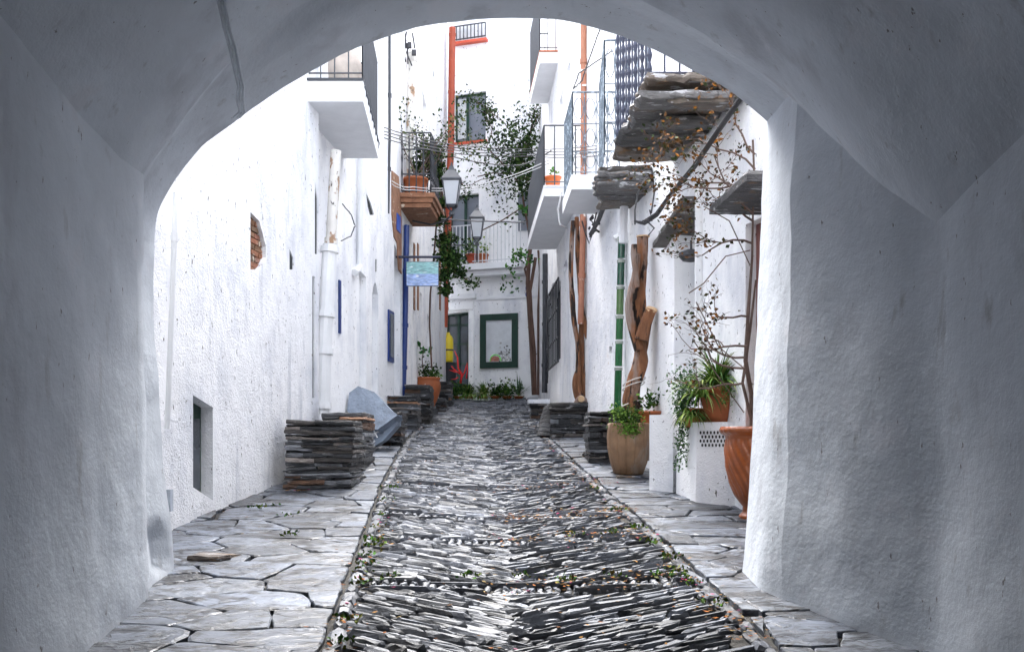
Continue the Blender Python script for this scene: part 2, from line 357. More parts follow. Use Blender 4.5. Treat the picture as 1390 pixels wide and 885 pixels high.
def pave(xa, xb, TK, sgn, y0, y1, cell, an):
    """crazy paving: cells of irregular seeds, wider than deep"""
    mb = MB(); seeds = []
    y = y0; row = 0
    while y < y1:
        c = cell*(1 if y < 8 else .92); x = xa(y)-.3+R(0, c*an)
        while x < xb(y)+.3: seeds.append((x+R(-.33, .33)*c*an, y+R(-.36, .36)*c)); x += c*an*R(.7, 1.35)
        y += c; row += 1
    for i, (sx, sy) in enumerate(seeds):
        if not (xa(sy)-.25 < sx < xb(sy)+.25): continue
        r = cell*an*2; poly = [(sx-r, sy-r), (sx+r, sy-r), (sx+r, sy+r), (sx-r, sy+r)]
        for j, (tx, ty) in enumerate(seeds):
            if i == j or abs(ty-sy) > cell*3 or abs(tx-sx) > r*1.6: continue
            dx, dy = (tx-sx)/an, (ty-sy)      # bisector in the squashed metric
            mx_, my_ = (sx+tx)/2, (sy+ty)/2
            poly = clip(poly, mx_, my_, dx/an, dy)
            if len(poly) < 3: break
        if len(poly) < 3: continue
        kx = tab(TK, sy)-sgn*.03; sl_ = (tab(TK, sy+.3)-tab(TK, sy-.3))/.6
        poly = clip(poly, kx, sy, sgn*1.0, -sgn*sl_)
        if len(poly) < 3: continue
        q = []
        for p in poly:      # drop tiny edges
            if not q or math.hypot(p[0]-q[-1][0], p[1]-q[-1][1]) > .035: q.append(p)
        if len(q) > 3 and math.hypot(q[0][0]-q[-1][0], q[0][1]-q[-1][1]) < .035: q.pop()
        if len(q) < 3: continue
        A_ = abs(sum(a[0]*b[1]-b[0]*a[1] for a, b in zip(q, q[1:]+q[:1])))/2
        if A_ < .006: continue
        slab(mb, q, lambda x, y: gz(y), R(-.008, .007), .014, greyc(.55, 1.45))
    mb.build('pavement', M['flag'], kind='structure')
pave(lambda y: tab(TWL, y)-.25, lambda y: tab(TL, y), TL, 1, -1, 25.2, .34, 1.9)
pave(lambda y: tab(TR, y), lambda y: tab(TWR, y)+.25, TR, -1, -1, 25.2, .25, 2.3)
pb = MB(); 
for T, W, in ((TL, TWL), (TR, TWR)):
    rows = [-9+i*.5 for i in range(71)]
    vs = []
    for y in rows: vs += [(tab(T, y), y, gz(y)-.022), (tab(W, y)+(-.6 if W is TWL else .6), y, gz(y)-.022)]
    pb.add(vs, [(2*i, 2*i+1, 2*i+3, 2*i+2) for i in range(len(rows)-1)])
pb.build('pavement_bed', M['soil'], kind='structure')

# ------------------------------------------------------------------ walls
class Seg:
    def __init__(s, A, B, z0, z1, out): # A,B plan points (x,d); out = +1/-1 -> sign for outward(away from lane) normal
        s.A = Vector(A); s.B = Vector(B); s.L = (s.B-s.A).length; s.u = (s.B-s.A)/s.L
        n = Vector((-s.u.y, s.u.x)); s.n = n*out; s.z0 = z0; s.z1 = z1; s.holes = []
    def sz(s, px, py):
        k = (px-CX)/F; bx, by = s.B-s.A; t = (k*s.A.y-s.A.x)/(bx-k*by); d = s.A.y+t*by
        return t*s.L, EYE+(HY-py)/F*d
    def d(s, px): return s.A.y+s.sz(px, 600)[0]*s.u.y
    def w(s, a, z, off=0): p = s.A+s.u*a+s.n*off; return Vector((p.x, p.y, z))
    def wp(s, px, py, off=0): a, z = s.sz(px, py); return s.w(a, z, off)
    def hole(s, pix, depth, raw=False):
        h = [s.sz(*p) for p in pix] if not raw else pix; s.holes.append((h, depth)); return h
    def mesh(s, mb, col=(1, 1, 1)):
        if s.holes:
            outer = [(0, s.z0), (s.L, s.z0), (s.L, s.z1), (0, s.z1)]
            loops = [outer]+[h for h, d in s.holes]
            tri = tessellate_polygon([[Vector((a, b, 0)) for a, b in l] for l in loops])
            flat = [p for l in loops for p in l]
            mb.add([s.w(a, z) for a, z in flat], [tuple(t) for t in tri], col)
            for h, dp in s.holes:
                n = len(h); mb.add([s.w(a, z) for a, z in h]+[s.w(a, z, dp) for a, z in h], [(i, (i+1) % n, (i+1) % n+n, i+n) for i in range(n)], col)
        else: mb.add([s.w(0, s.z0), s.w(s.L, s.z0), s.w(s.L, s.z1), s.w(0, s.z1)], [(0, 1, 2, 3)], col)
    def panel(s, mb, h, dp, col=(1, 1, 1), mi=0, grow=.02):
        n = len(h); cx = sum(a for a, b in h)/n; cz = sum(b for a, b in h)/n
        q = [s.w(a+(grow if a > cx else -grow), z+(grow if z > cz else -grow), dp) for a, z in h]
        mb.prism(q, Vector((s.n.x, s.n.y, 0))*.03, col, mi)
def block(mb, s, depth=4.0, ends=True, col=(1, 1, 1)):   # back, ends of the building body
    a, b = s.w(0, s.z0), s.w(s.L, s.z0); n = Vector((s.n.x, s.n.y, 0))*depth
    c, d = b+n, a+n; up = Vector((0, 0, s.z1-s.z0))
    for p, q in ((b, c), (c, d), (d, a)): mb.add([p, q, q+up, p+up], [(0, 1, 2, 3)], col)
def roofmb(mb, s, depth=4.0):
    a, b = s.w(0, s.z1), s.w(s.L, s.z1); n = Vector((s.n.x, s.n.y, 0)); o = -n*.12
    q = [a+o, b+o, b+n*depth, a+n*depth]; up = Vector((0, 0, .12)); mb.hexa([p+Vector((0, 0, .003)) for p in q]+[p+up for p in q])

def solid(a, b, c, d): return [a, b, c, d]
# -- left near house
hl1 = thing('white_house', (-2.7, 9, 0), 'rough white house nearest the arch on the left, with deep slit windows', 'house')
s1 = Seg((-3.10, 5.7), (-2.34, 11.6), -.3, 7.2, 1)
# wall is a straight run; A adjusted so that it passes through the measured base line
h_win = s1.hole([(262, 536), (289, 553), (289, 679), (262, 661)], .14)
h_tri = s1.hole([(340, 288), (352, 300), (361, 335), (361, 350), (352, 366), (340, 366)], .08)
h_slit = s1.hole([(393, 338), (398, 350), (398, 366), (393, 366)], .02)
h_tall = s1.hole([(427.5, 246), (431, 270), (431, 345), (427.5, 345)], .03)
h_lo = s1.hole([(424, 375), (427, 375), (427, 540), (424, 540)], .03)
mb = MB(); s1.mesh(mb); block(mb, s1); mb.build('wall', M['stucco_rough'], hl1)
mb = MB(); roofmb(mb, s1); mb.build('roof', M['roof'], hl1)
mb = MB(); s1.panel(mb, h_win, .115, grow=.0)
w_ = mb.build('window', M['green'], hl1)
mb = MB(); hh = h_win; a0 = min(a for a, z in hh); a1 = max(a for a, z in hh); z0 = min(z for a, z in hh); z1 = max(z for a, z in hh)
mb.hexa([s1.w(a0+.02, z0+.1, .10), s1.w(a1-.05, z0+.1, .10), s1.w(a1-.05, z0+.1, .113), s1.w(a0+.02, z0+.1, .113), s1.w(a0+.02, z1-.2, .10), s1.w(a1-.05, z1-.2, .10), s1.w(a1-.05, z1-.2, .113), s1.w(a0+.02, z1-.2, .113)])
mb.build('pane', M['glass'], w_)
mb = MB(); s1.panel(mb, h_tri, .06)
a0, z0 = s1.sz(340, 366)
for i in range(11):
    z = z0+i*.06
    for k in range(4): q0 = a0+.02+k*.2+.1*(i % 2); mb.hexa([s1.w(q0+a_, z+zz_, o) for zz_ in (0, .048) for a_, o in ((0, .035+R(0, .015)), (.18, .035+R(0, .015)), (.18, .059), (0, .059))], (R(.7, 1.2), R(.8, 1), R(.8, 1)))
mb.build('brick_niche', M['brick'], hl1)
mb = MB()
for h, d_ in ((h_slit, .012), (h_tall, .012), (h_lo, .02)): mb = MB(); s1.panel(mb, h, d_); mb.build('niche_back', M['dark'], hl1)
# balcony helper ------------------------------------------------------------
def balcony(parent, z, quad, th, m_slab, rail_m, rail_h, nb_out, nb_end, parts=None, rim=None, twisted=False, r=.009, skipfar=False, railname='railing'):
    """quad = plan points near_in, near_out, far_out, far_in at underside height z"""
    q = [Vector((x, y, z)) for x, y in quad]; up = Vector((0, 0, th))
    mb = MB(); mb.hexa(q+[p+up for p in q])
    sl = mb.build('balcony', m_slab, parent)
    if rim:
        r_ = MB(); c = sum(q, Vector())/4; qq = [p+(p-c).normalized()*.025 for p in q]
        r_.hexa([p+up+Vector((0, 0, .002)) for p in qq]+[p+up+Vector((0, 0, .028)) for p in qq]); r_.build('rim', rim, sl); th += .028
    rl = MB(); c = sum(q, Vector())/4
    ins = [lerp(p, c, .04)+Vector((0, 0, th)) for p in q]; H = Vector((0, 0, rail_h))
    ni, no, fo, fi = ins
    for a, b, n in ((ni, no, nb_end), (no, fo, nb_out), (fo, fi, nb_end)):
        rl.tube([a+H, b+H], .014, 6); rl.tube([a+Vector((0, 0, .08)), b+Vector((0, 0, .08))], .010, 6)
        for i in range(n+1):
            p = a.lerp(b, i/n)
            if twisted and (i % 2 == 0):
                rl.tube([p+H*(t/16) for t in range(17)], [.026 if t % 2 else .011 for t in range(17)], 6)
            else: rl.tube([p, p+H], r, 5)
    rl.build(railname, rail_m, sl)
    return sl, ins, th
b1, ins, _ = balcony(hl1, 5.58, [(-2.42, 11.2), (-1.74, 11.2), (-1.88, 13.45), (-2.6, 13.45)], .24, M['soffit'], M['greyiron'], 1.05, 26, 4, rim=M['iron'])
mb = MB()   # curled brackets under the outer rim of the railing
for i in range(8):
    mb = MB(); p = Vector((-1.735-.14*(i+.5)/8, 11.2+2.25*(i+.5)/8, 5.75)); mb.tube([p+Vector((0, 0, .06)), p+Vector((.02, 0, 0)), p+Vector((.008, .03, -.07))], [.012, .01, .003], 5); mb.build('rail_hook', M['greyiron'], b1)

mb = MB(); mb.lathe((-2.05, 11.75, 5.86), [(.02, 0), (.13, .0), (.2, .16), (.21, .34), (.17, .5), (.1, .58), (.12, .62)], 20)
mb.build('clay_jar', mat('pale_clay', (.46, .40, .35), .8, nvar=.2, spots=[((.3, .2, .13), 5, .58, .08, (1, 1, 1))]), base=(-2.05, 11.75, 5.86), smooth=True, label='large pale clay jar standing behind the bars of the near left balcony', cat='jar')

# -- left middle house (wall B)
hl2 = thing('white_house', (-2.3, 14.5, 0), 'smooth white house with an arched niche, in the middle of the left row', 'house')
s2 = Seg((-2.52, 11.55), (-2.03, 17.5), -.3, 9.7, 1)
hs = [(s2.hole([(497, 262), (503, 275), (508, 292), (502, 292), (499, 280)], .04), .02, 'dark'),
      (s2.hole([(487, 366), (497, 376), (497, 548), (487, 553)], .12), .1, 'stucco'),
      (s2.hole([(505, 400), (507, 388), (509, 383), (511, 388), (513, 400), (513, 545), (505, 549)], .2), .18, 'stucco'),
      (s2.hole([(509.5, 352), (511.5, 352), (511.5, 369), (509.5, 369)], .03), .01, 'dark'),
      (s2.hole([(535, 330), (543, 352), (543, 560), (535, 563)], .25), .22, 'stucco')]
mb = MB(); s2.mesh(mb); block(mb, s2); mb.build('wall', M['stucco'], hl2)
mb = MB(); roofmb(mb, s2); mb.build('roof', M['roof'], hl2)
for h, d_, k in hs: mb = MB(); s2.panel(mb, h, d_); mb.build('niche_back', M[k], hl2)
def wallbar(s, px0, py0, px1, py1, thick, off=0): # flat raised rectangle on a wall between pixel corners
    a, z = s.sz(px0, py0); b, z_ = s.sz(px1, py0); _, w_ = s.sz(px0, py1)
    return [s.w(a, w_, off-thick), s.w(b, w_, off-thick), s.w(b, w_, off), s.w(a, w_, off), s.w(a, z, off-thick), s.w(b, z, off-thick), s.w(b, z, off), s.w(a, z, off)]
mb = MB(); mb.hexa(wallbar(s2, 526, 420, 533, 490, .03)); f_ = mb.build('window', M['bluepipe'], hl2)
mb = MB(); mb.hexa(wallbar(s2, 527.3, 425, 531.7, 484, .006, -.0325)); mb.build('pane', M['glass'], f_)
mb = MB(); mb.hexa(wallbar(s2, 459, 380, 461.5, 452, .02)); mb.build('window_trim', M['bluepipe'], hl2)
mb = MB()  # exposed brick patch with ragged outline under the brick balcony
mb.prism([s2.wp(x, y) for x, y in ((531, 232), (540, 240), (544, 300), (544, 372), (540, 366), (538, 330), (534, 322), (531, 290))], Vector((.02, 0, 0))); mb.build('brick_patch', M['brick'], hl2)
mb = MB(); mb.hexa(wallbar(s2, 536.5, 289, 541.5, 312, .012, -.024)); mb.build('blue_tile', M['tileblue'], hl2, label='small blue and white ceramic street tile')
# -- left far house (wall C)
hl3 = thing('white_house', (-1.85, 21, 0), 'tall white house with the brick balcony, at the far end of the left row', 'house')
s3 = Seg((-2.03, 17.6), (-1.70, 25.1), -.3, 12.6, 1)
hs = [s3.hole([(573, 120), (579, 145), (580, 168), (574, 165)], .15), s3.hole([(587, 88), (590, 104), (590.5, 122), (587, 120)], .15),
      s3.hole([(580, 425), (583, 432), (583, 470), (580, 470)], .12), s3.hole([(570, 395), (572.5, 400), (572.5, 430), (570, 430)], .1)]
mb = MB(); s3.mesh(mb); block(mb, s3); mb.build('wall', M['stucco_worn'], hl3)
mb = MB(); roofmb(mb, s3); mb.build('roof', M['roof'], hl3)
for h in hs: mb = MB(); s3.panel(mb, h, .1); mb.build('niche_back', M['soffit'], hl3)
for x in (561, 566, 596): mb = MB(); mb.hexa(wallbar(s3, x, 330, x+1.6, 420, .02)); mb.build('shutter_edge', M['brick'], hl3)
# brick balcony with stepped mouldings
zb = 5.86; mb = MB()
for k, (dz, o) in enumerate(((0, 0), (.085, .04), (.17, .08))):
    q = [(-2.12, 17.4-o), (-1.48+o, 17.4-o), (-1.40+o, 18.95+o), (-2.05, 18.95+o)]
    q = [Vector((x, y, zb+dz)) for x, y in q]; mb.hexa(q+[p+Vector((0, 0, .08)) for p in q], (1, .95, .9))
q = [Vector((-2.03+.0, 15.7, zb+.13)), Vector((-1.97, 15.7, zb+.13)), Vector((-1.90, 17.3, zb+.13)), Vector((-2.1, 17.3, zb+.13))]
b2 = mb.build('balcony', M['brick'], hl3)
mb = MB(); ni, no, fo, fi = [Vector(v) for v in ((-2.0, 17.42, zb+.26), (-1.48, 17.42, zb+.26), (-1.38, 18.9, zb+.26), (-1.95, 18.9, zb+.26))]
H = Vector((0, 0, 1.1))
for a, b, n in ((ni, no, 4), (no, fo, 9), (fo, fi, 4)):
    for hh_ in (.05, .35, .8, 1.1): mb.tube([a+Vector((0, 0, hh_)), b+Vector((0, 0, hh_))], .014, 6)
    for i in range(n+1):
        p = a.lerp(b, i/n); mb.tube([p+H*(t/12) for t in range(13)], [.022 if t % 3 == 1 else .012 for t in range(13)], 6)
mb.build('railing', M['iron'], b2)

# -- back building
hb = thing('white_house', (-.6, 25.2, 0), 'white house with a green door, closing the end of the lane', 'house')
def bd(x): return 25.2-.33*(x+.67)
sb = Seg((-3.6, bd(-3.6)), (3.2, bd(3.2)), 0, 13.4, 1)
h_up = sb.hole([(617, 130), (660, 124), (659, 190), (617, 194)], .18)
h_top = sb.hole([(617, -10), (661, -14), (661, 54), (617, 58)], .18)
h_mid = sb.hole([(609, 266), (650, 262), (650, 355), (609, 358)], .25)
h_door = sb.hole([(600, 427), (636, 422), (636, 533), (600, 536)], .35)
mb = MB(); sb.mesh(mb); block(mb, sb, 5); mb.build('wall', M['stucco'], hb)
mb = MB(); roofmb(mb, sb, 5); mb.build('roof', M['roof'], hb)
def framed(parent, s, h, dp, frame_m, pane_m, fw=.06, mull=(), trans=(), name='window', label=None, off=.04):
    a0 = min(a for a, z in h); a1 = max(a for a, z in h); z0 = min(z for a, z in h)+.0; z1 = max(z for a, z in h)
    mb = MB()
    def bx(x0, x1, y0, y1, o0, o1, mb_=None):
        (mb_ or mb).hexa([s.w(x0, y0, o0), s.w(x1, y0, o0), s.w(x1, y0, o1), s.w(x0, y0, o1), s.w(x0, y1, o0), s.w(x1, y1, o0), s.w(x1, y1, o1), s.w(x0, y1, o1)])
    g = .03
    bx(a0-g, a0+fw, z0-g, z1+g, dp-off, dp); bx(a1-fw, a1+g, z0-g, z1+g, dp-off, dp); bx(a0+fw, a1-fw, z1-fw, z1+g, dp-off, dp-.002); bx(a0+fw, a1-fw, z0-g, z0+fw, dp-off, dp-.002)
    for m in mull: x = lerp(a0, a1, m); bx(x-.035, x+.035, z0+fw, z1-fw, dp-off-.004, dp-.004)
    for t in trans: z = lerp(z0, z1, t); bx(a0+fw, a1-fw, z-.02, z+.02, dp-off+.006, dp-.006)
    f = mb.build(name, frame_m, parent, label=label); pn = MB(); bx(a0-g, a1+g, z0-g, z1+g, dp+.003, dp+.02, pn); pn.build('pane', pane_m, f)
    return f, (a0, a1, z0, z1)
f1, e = framed(hb, sb, h_up, .12, M['green'], M['pane'], .05, (.38,))
mb = MB(); a0, a1, z0, z1 = e; n = 14
for i in range(n):
    x0 = lerp(a0+.06, a0+.36, i/n); x1 = lerp(a0+.06, a0+.36, (i+1)/n); o = .088+.008*(i % 2)
    mb.add([sb.w(x0, z0+.12, o), sb.w(x1, z0+.12, .088+.008*((i+1) % 2)), sb.w(x1, z1-.1, .088+.008*((i+1) % 2)), sb.w(x0, z1-.1, o)], [(0, 1, 2, 3)])
mb.build('curtain', M['curtain'], f1)
mb = MB(); mb.hexa([sb.w(a, z, o) for z in (z0-.07, z0-.004) for a, o in ((a0-.03, -.05), (a1+.03, -.05), (a1+.03, .1), (a0-.03, .1))]); mb.build('sill', M['redpaint'], hb)
f2, e = framed(hb, sb, h_top, .12, M['greyiron'], M['curtain'], .05, (.5,))
a0, a1, z0, z1 = e
mb = MB(); mb.hexa([sb.w(a, z, o) for z in (z0-.07, z0-.004) for a, o in ((a0-.03, -.15), (a1+.03, -.15), (a1+.03, .1), (a0-.03, .1))]); sl_ = mb.build('sill', M['redpaint'], hb)
mb = MB()
for i in range(10): x = lerp(a0, a1, i/9); mb.tube([sb.w(x, z0+.03, -.12), sb.w(x, z0+.4, -.12)], .016, 6)
for z in (z0+.05, z0+.4): mb.tube([sb.w(a0, z, -.12), sb.w(a1, z, -.12)], .018, 6)
mb.build('railing', M['iron'], sl_)
f3, e = framed(hb, sb, h_mid, .18, M['green'], M['pane'], .05, (.5,))
# door
fd, e = framed(hb, sb, h_door, .28, M['green'], M['glass'], .09, (.5,), (.12, .38, .62, .85), 'door')
mb = MB()
for x0, y0, x1, y1 in ((594, 412, 643, 422), (637, 422, 644, 534)): mb.hexa(wallbar(sb, x0, y0, x1, y1, .06))
mb.build('door_surround', M['stucco'], hb)
mb = MB(); mb.hexa(wallbar(sb, 590, 402, 647, 408, .10)); mb.build('ledge', M['soffit'], hb)
mb = MB(); mb.hexa(wallbar(sb, 647.3, 405, 735, 408, .03)); mb.build('ledge', M['soffit'], hb)
# display window
ad0, zd1 = sb.sz(654, 429); ad1, _ = sb.sz(702, 429); _, zd0 = sb.sz(678, 498)
h_dis = [(ad0, zd0), (ad1, zd0), (ad1, zd1), (ad0, zd1)]
fr, e = framed(hb, sb, h_dis, -.01, M['green'], M['green'], .13, (), (), 'display_case', off=.06)
mb = MB(); mb.hexa([sb.w(a, z, o) for z in (zd0+.13, zd1-.13) for a, o in ((ad0+.13, -.022), (ad1-.13, -.022), (ad1-.13, -.008), (ad0+.13, -.008))])
mb.build('poster', M['paper'], fr)
mb = MB()
for i in range(110):
    a = lerp(ad0+.5, ad1-.17, R(0, 1)); z = zd0+.15+abs(random.gauss(0, .16)); z = min(z, zd0+.62)
    mb.box(sb.w(a, z, -.026), (R(.02, .06), .004, R(.015, .05)), .33*-1, greyc(.05, .8))
mb.build('poster_print', mat('print', (1, 1, 1), .6, tint=True), fr)
mb = MB(); mb.tube([sb.w(ad0+.24+.19*(1+math.cos(t))*.8, zd0+.15+.17*math.sin(t), -.03) for t in [math.pi*i/10 for i in range(11)]], .014, 6, (.2, .75, .1)); mb.build('poster_border', M['sign'], fr); mb = MB()
mb.prism([sb.w(ad0+.24+.16*(1+math.cos(t))*.9, zd0+.145+.14*math.sin(t), -.027) for t in [math.pi*i/10 for i in range(11)]], (0, .004, 0), (.35, .13, .09)); mb.build('poster_print', M['sign'], fr)
# balcony on the back house
q = [sb.w(*sb.sz(x, 362)[:1], 5.9, 0) for x in (607, 716)]
a0 = sb.sz(603, 362)[0]; a1 = sb.sz(716, 362)[0]; zt = sb.sz(660, 362)[1]
mb = MB(); mb.hexa([sb.w(a, z, o) for z in (zt-.16, zt) for a, o in ((a0, -.55), (a1, -.55), (a1, .0), (a0, .0))]); mb.hexa([sb.w(a, z, o) for z in (zt-.30, zt-.165) for a, o in ((a0, -.4), (a1, -.4), (a1, .0), (a0, .0))])
bb = mb.build('balcony', M['soffit'], hb)
mb = MB(); n = 22
for i in range(n+1): x = lerp(a0+.03, a1-.03, i/n); mb.tube([sb.w(x, zt, -.5), sb.w(x, zt+1.0, -.5)], .012, 5)
for z in (zt+.06, zt+1.0): mb.tube([sb.w(a0+.03, z, -.5), sb.w(a1-.03, z, -.5)], .016, 6)
mb.build('railing', M['whiteiron'], bb)
mb = MB()  # small blue scroll painted on the wall
for zc, fl in ((391, 1), (400, 1)):
    c = sb.wp(717, zc, -.012); mb.tube([c+Vector((.06*math.cos(t), 0, .07*math.sin(t))) for t in [.6+i*.45 for i in range(11)]], .014, 5)
mb.build('house_mark', M['tileblue'], hb)

mb = MB(); mb.hexa(wallbar(sb, 704, 262, 717, 314, .05)); mb.build('shutter', M['pane'], hb)
# -- right houses
hr1 = thing('white_house', (1.8, 9.5, 0), 'white house nearest the arch on the right, with slate balconies and hoods', 'house')
r1 = Seg((2.40, 6.45), (1.97, 9.9), -.3, 7.6, -1)
r1b = Seg((1.90, 9.902), (1.50, 12.6), -.3, 7.6, -1)
a1_ = r1b.L*.70/2.7
h_d1 = r1b.hole([(.03, .7), (a1_, .7), (a1_, 4.16), (.03, 4.16)], .5, raw=True)
h_d2 = r1.hole([(1012, 305), (1045, 290), (1045, 680), (1012, 680)], .2)
mb = MB(); r1.mesh(mb); block(mb, r1); mb.build('wall', M['stucco'], hr1)
mb = MB(); r1b.mesh(mb); block(mb, r1b, 3.8); mb.build('wall', M['stucco'], hr1)
mb = MB(); roofmb(mb, r1b, 3.8); mb.build('roof', M['roof'], hr1)
mb = MB(); roofmb(mb, r1); mb.build('roof', M['roof'], hr1)
mb = MB(); r1b.panel(mb, h_d1, .46); mb.build('door', M['soffit'], hr1)
framed(hr1, r1, h_d2, .14, mat('brown_paint', (.16, .05, .04), .5), M['dark'], .09, (), (.3, .6), 'door')
hr2 = thing('white_house', (1.3, 14, 0), 'white house with a green glazed drainpipe, in the middle of the right row', 'house')
r2 = Seg((1.50, 12.65), (1.06, 16.0), -.3, 9.4, -1)
hs = [r2.hole([(827, 470), (831, 470), (831, 480), (827, 480)], .05)]
mb = MB(); r2.mesh(mb); block(mb, r2); mb.build('wall', M['stucco_worn'], hr2)
mb = MB(); roofmb(mb, r2); mb.build('roof', M['roof'], hr2)
mb = MB()   # raised arch moulding
pts = []
pth = [P(846, 330, 12.35), P(846, 300, 12.35), P(848, 270, 12.3), P(855, 248, 12.25), P(866, 236, 12.2), P(880, 230, 12.1)]
mb.tube(pth, .055, 8); mb.build('arch_moulding', M['soffit'], hr2)
mb = MB(); mb.tube([P(834, 325, 12.7), P(842, 320, 12.7), P(846, 300, 12.7)], .05, 8); mb.build('pipe_elbow', M['whitepipe'], hr2)
hr3 = thing('white_house', (.85, 20, 0), 'tall white house with a black barred window, at the far end of the right row', 'house')
r3 = Seg((1.06, 16.05), (.66, 24.4), -.3, 12.6, -1)
h_g = r3.hole([(745, 408), (750, 385), (757, 380), (761, 382), (761, 486), (745, 506)], .2)
h_n = r3.hole([(765, 362), (770, 350), (770, 366), (765, 372)], .1)
h_v1 = r3.hole([(769, 95), (775, 78), (775, 104), (769, 108)], .2)
h_v2 = r3.hole([(759, 140), (764, 118), (764, 142), (759, 146)], .2)
mb = MB(); r3.mesh(mb); block(mb, r3); mb.build('wall', M['stucco'], hr3)
mb = MB(); roofmb(mb, r3); mb.build('roof', M['roof'], hr3)
for h in (h_n, h_v1, h_v2): mb = MB(); r3.panel(mb, h, .17); mb.build('niche_back', M['soffit'], hr3)
mb = MB(); r3.panel(mb, h_g, .18); wn = mb.build('window', M['dark'], hr3)
mb = MB(); a0 = min(a for a, z in h_g); a1 = max(a for a, z in h_g)
zz0, zz1 = r3.sz(753, 498)[1], r3.sz(753, 392)[1]
for i in range(9): x = lerp(a0+.05, a1-.05, i/8); mb.tube([r3.w(x, zz0, -.04), r3.w(x, zz1, -.04)], .012, 6)
for t in (0, .3, .65, 1): z = lerp(zz0, zz1, t); mb.hexa([r3.w(a, z+k, o) for k in (0, .03) for a, o in ((a0, -.055), (a1, -.055), (a1, -.03), (a0, -.03))])
mb.build('window_grille', M['iron'], wn)

# slate balconies and hoods --------------------------------------------------
def rough_slab(mb, poly, z, th, col=(1, 1, 1), slope=0, seed=0, jag=.03):
    pts = []; n0 = len(poly)
    for i in range(n0):
        a = Vector(poly[i]); b = Vector(poly[(i+1) % n0]); k = max(2, int((b-a).length/.08))
        for j in range(k):
            p = a.lerp(b, j/k); p += Vector((R(-jag, jag), R(-jag, jag))); pts.append(p)
    n = len(pts); cx = sum(p.x for p in pts)/n; cy = sum(p.y for p in pts)/n
    tri = None; vs = []
    rings = ((.90, 0), (.98, th*.35), (1, th*.6), (.95, th))
    for sc, zz in rings:
        for p in pts: vs.append((cx+(p.x-cx)*sc, cy+(p.y-cy)*sc, z+zz+R(-.15, .15)*th+slope*(p.x-cx)))
    vs += [(cx, cy, z+.1*th), (cx, cy, z+th)]
    fs = [(l*n+k, l*n+(k+1) % n, (l+1)*n+(k+1) % n, (l+1)*n+k) for l in range(3) for k in range(n)]+[((k+1) % n, k, 4*n) for k in range(n)]+[(3*n+k, 3*n+(k+1) % n, 4*n+1) for k in range(n)]
    mb.add(vs, fs, col)
def rustc():
    v = R(.3, 1.5); t = R(0, 1)
    v = min(v, 1.1) if t > .7 else v
    return (v*1.1, v*.92, v*.75) if t > .7 else (v*.95, v*.95, v*.96)
# big slate balcony of the near right house (cantilevered slates side by side)
mb = MB(); zs = 4.72
def wr(y): return 2.0-.141*(y-8.6)
y = 8.6; i = 0
while y < 10.35:
    dy = R(.2, .4); t = (y-8.6)/2.2; xo = lerp(1.16, 1.10, t)
    rough_slab(mb, [(xo+R(-.05, .05), y), (wr(y)+.12, y-.02), (wr(y)+.1, y+dy*1.15), (xo+R(-.04, .04), y+dy*1.15)], zs+R(-.04, .04)+.03*(i % 2), R(.06, .09), rustc(), jag=.03)
    if R(0, 1) > .4: rough_slab(mb, [(xo+R(.1, .35), y+.05), (wr(y), y+.03), (wr(y), y+dy*.8), (xo+R(.1, .4), y+dy*.8)], zs-.06+R(-.03, .02), R(.06, .09), rustc(), jag=.03)
    y += dy*.86; i += 1
for k in range(4):
    rough_slab(mb, [(1.2, 8.62+k*.46), (2.1, 8.62+k*.46), (2.05, 9.1+k*.46), (1.18, 9.1+k*.46)], zs+.13, .07, rustc(), jag=.015)
bs = mb.build('balcony', M['rust_slate'], hr1, label='slate balcony of thick rough overlapping slabs')
mb = MB(); zt = zs+.2; ni, no, fo = Vector((2.0, 8.7, zt)), Vector((1.25, 8.7, zt)), Vector((1.16, 10.5, zt)); H = Vector((0, 0, 1.15))
mb.tube([ni+H, no+H], .016, 6); mb.tube([no+H, fo+H], .016, 6); mb.tube([ni+Vector((0, 0, .03)), no+Vector((0, 0, .03))], .012, 6); mb.tube([no+Vector((0, 0, .03)), fo+Vector((0, 0, .03))], .012, 6)
def twist(mb, p, H, r0=.027, r1=.011, n=18): mb.tube([p+H*(t/n) for t in range(n+1)], [(r0 if t % 2 else r1) for t in range(n+1)], 8)
for i in range(11):
    p = no.lerp(fo, i/10)
    if i % 2 == 0: twist(mb, p, H)
    else: mb.tube([p, p+H], .010, 6)
for i in range(1, 6):
    p = no.lerp(ni, i/5.5)
    if i == 3: twist(mb, p, H)
    else: mb.tube([p, p+H], .010, 6)
mb.build('railing', M['navy'], bs)
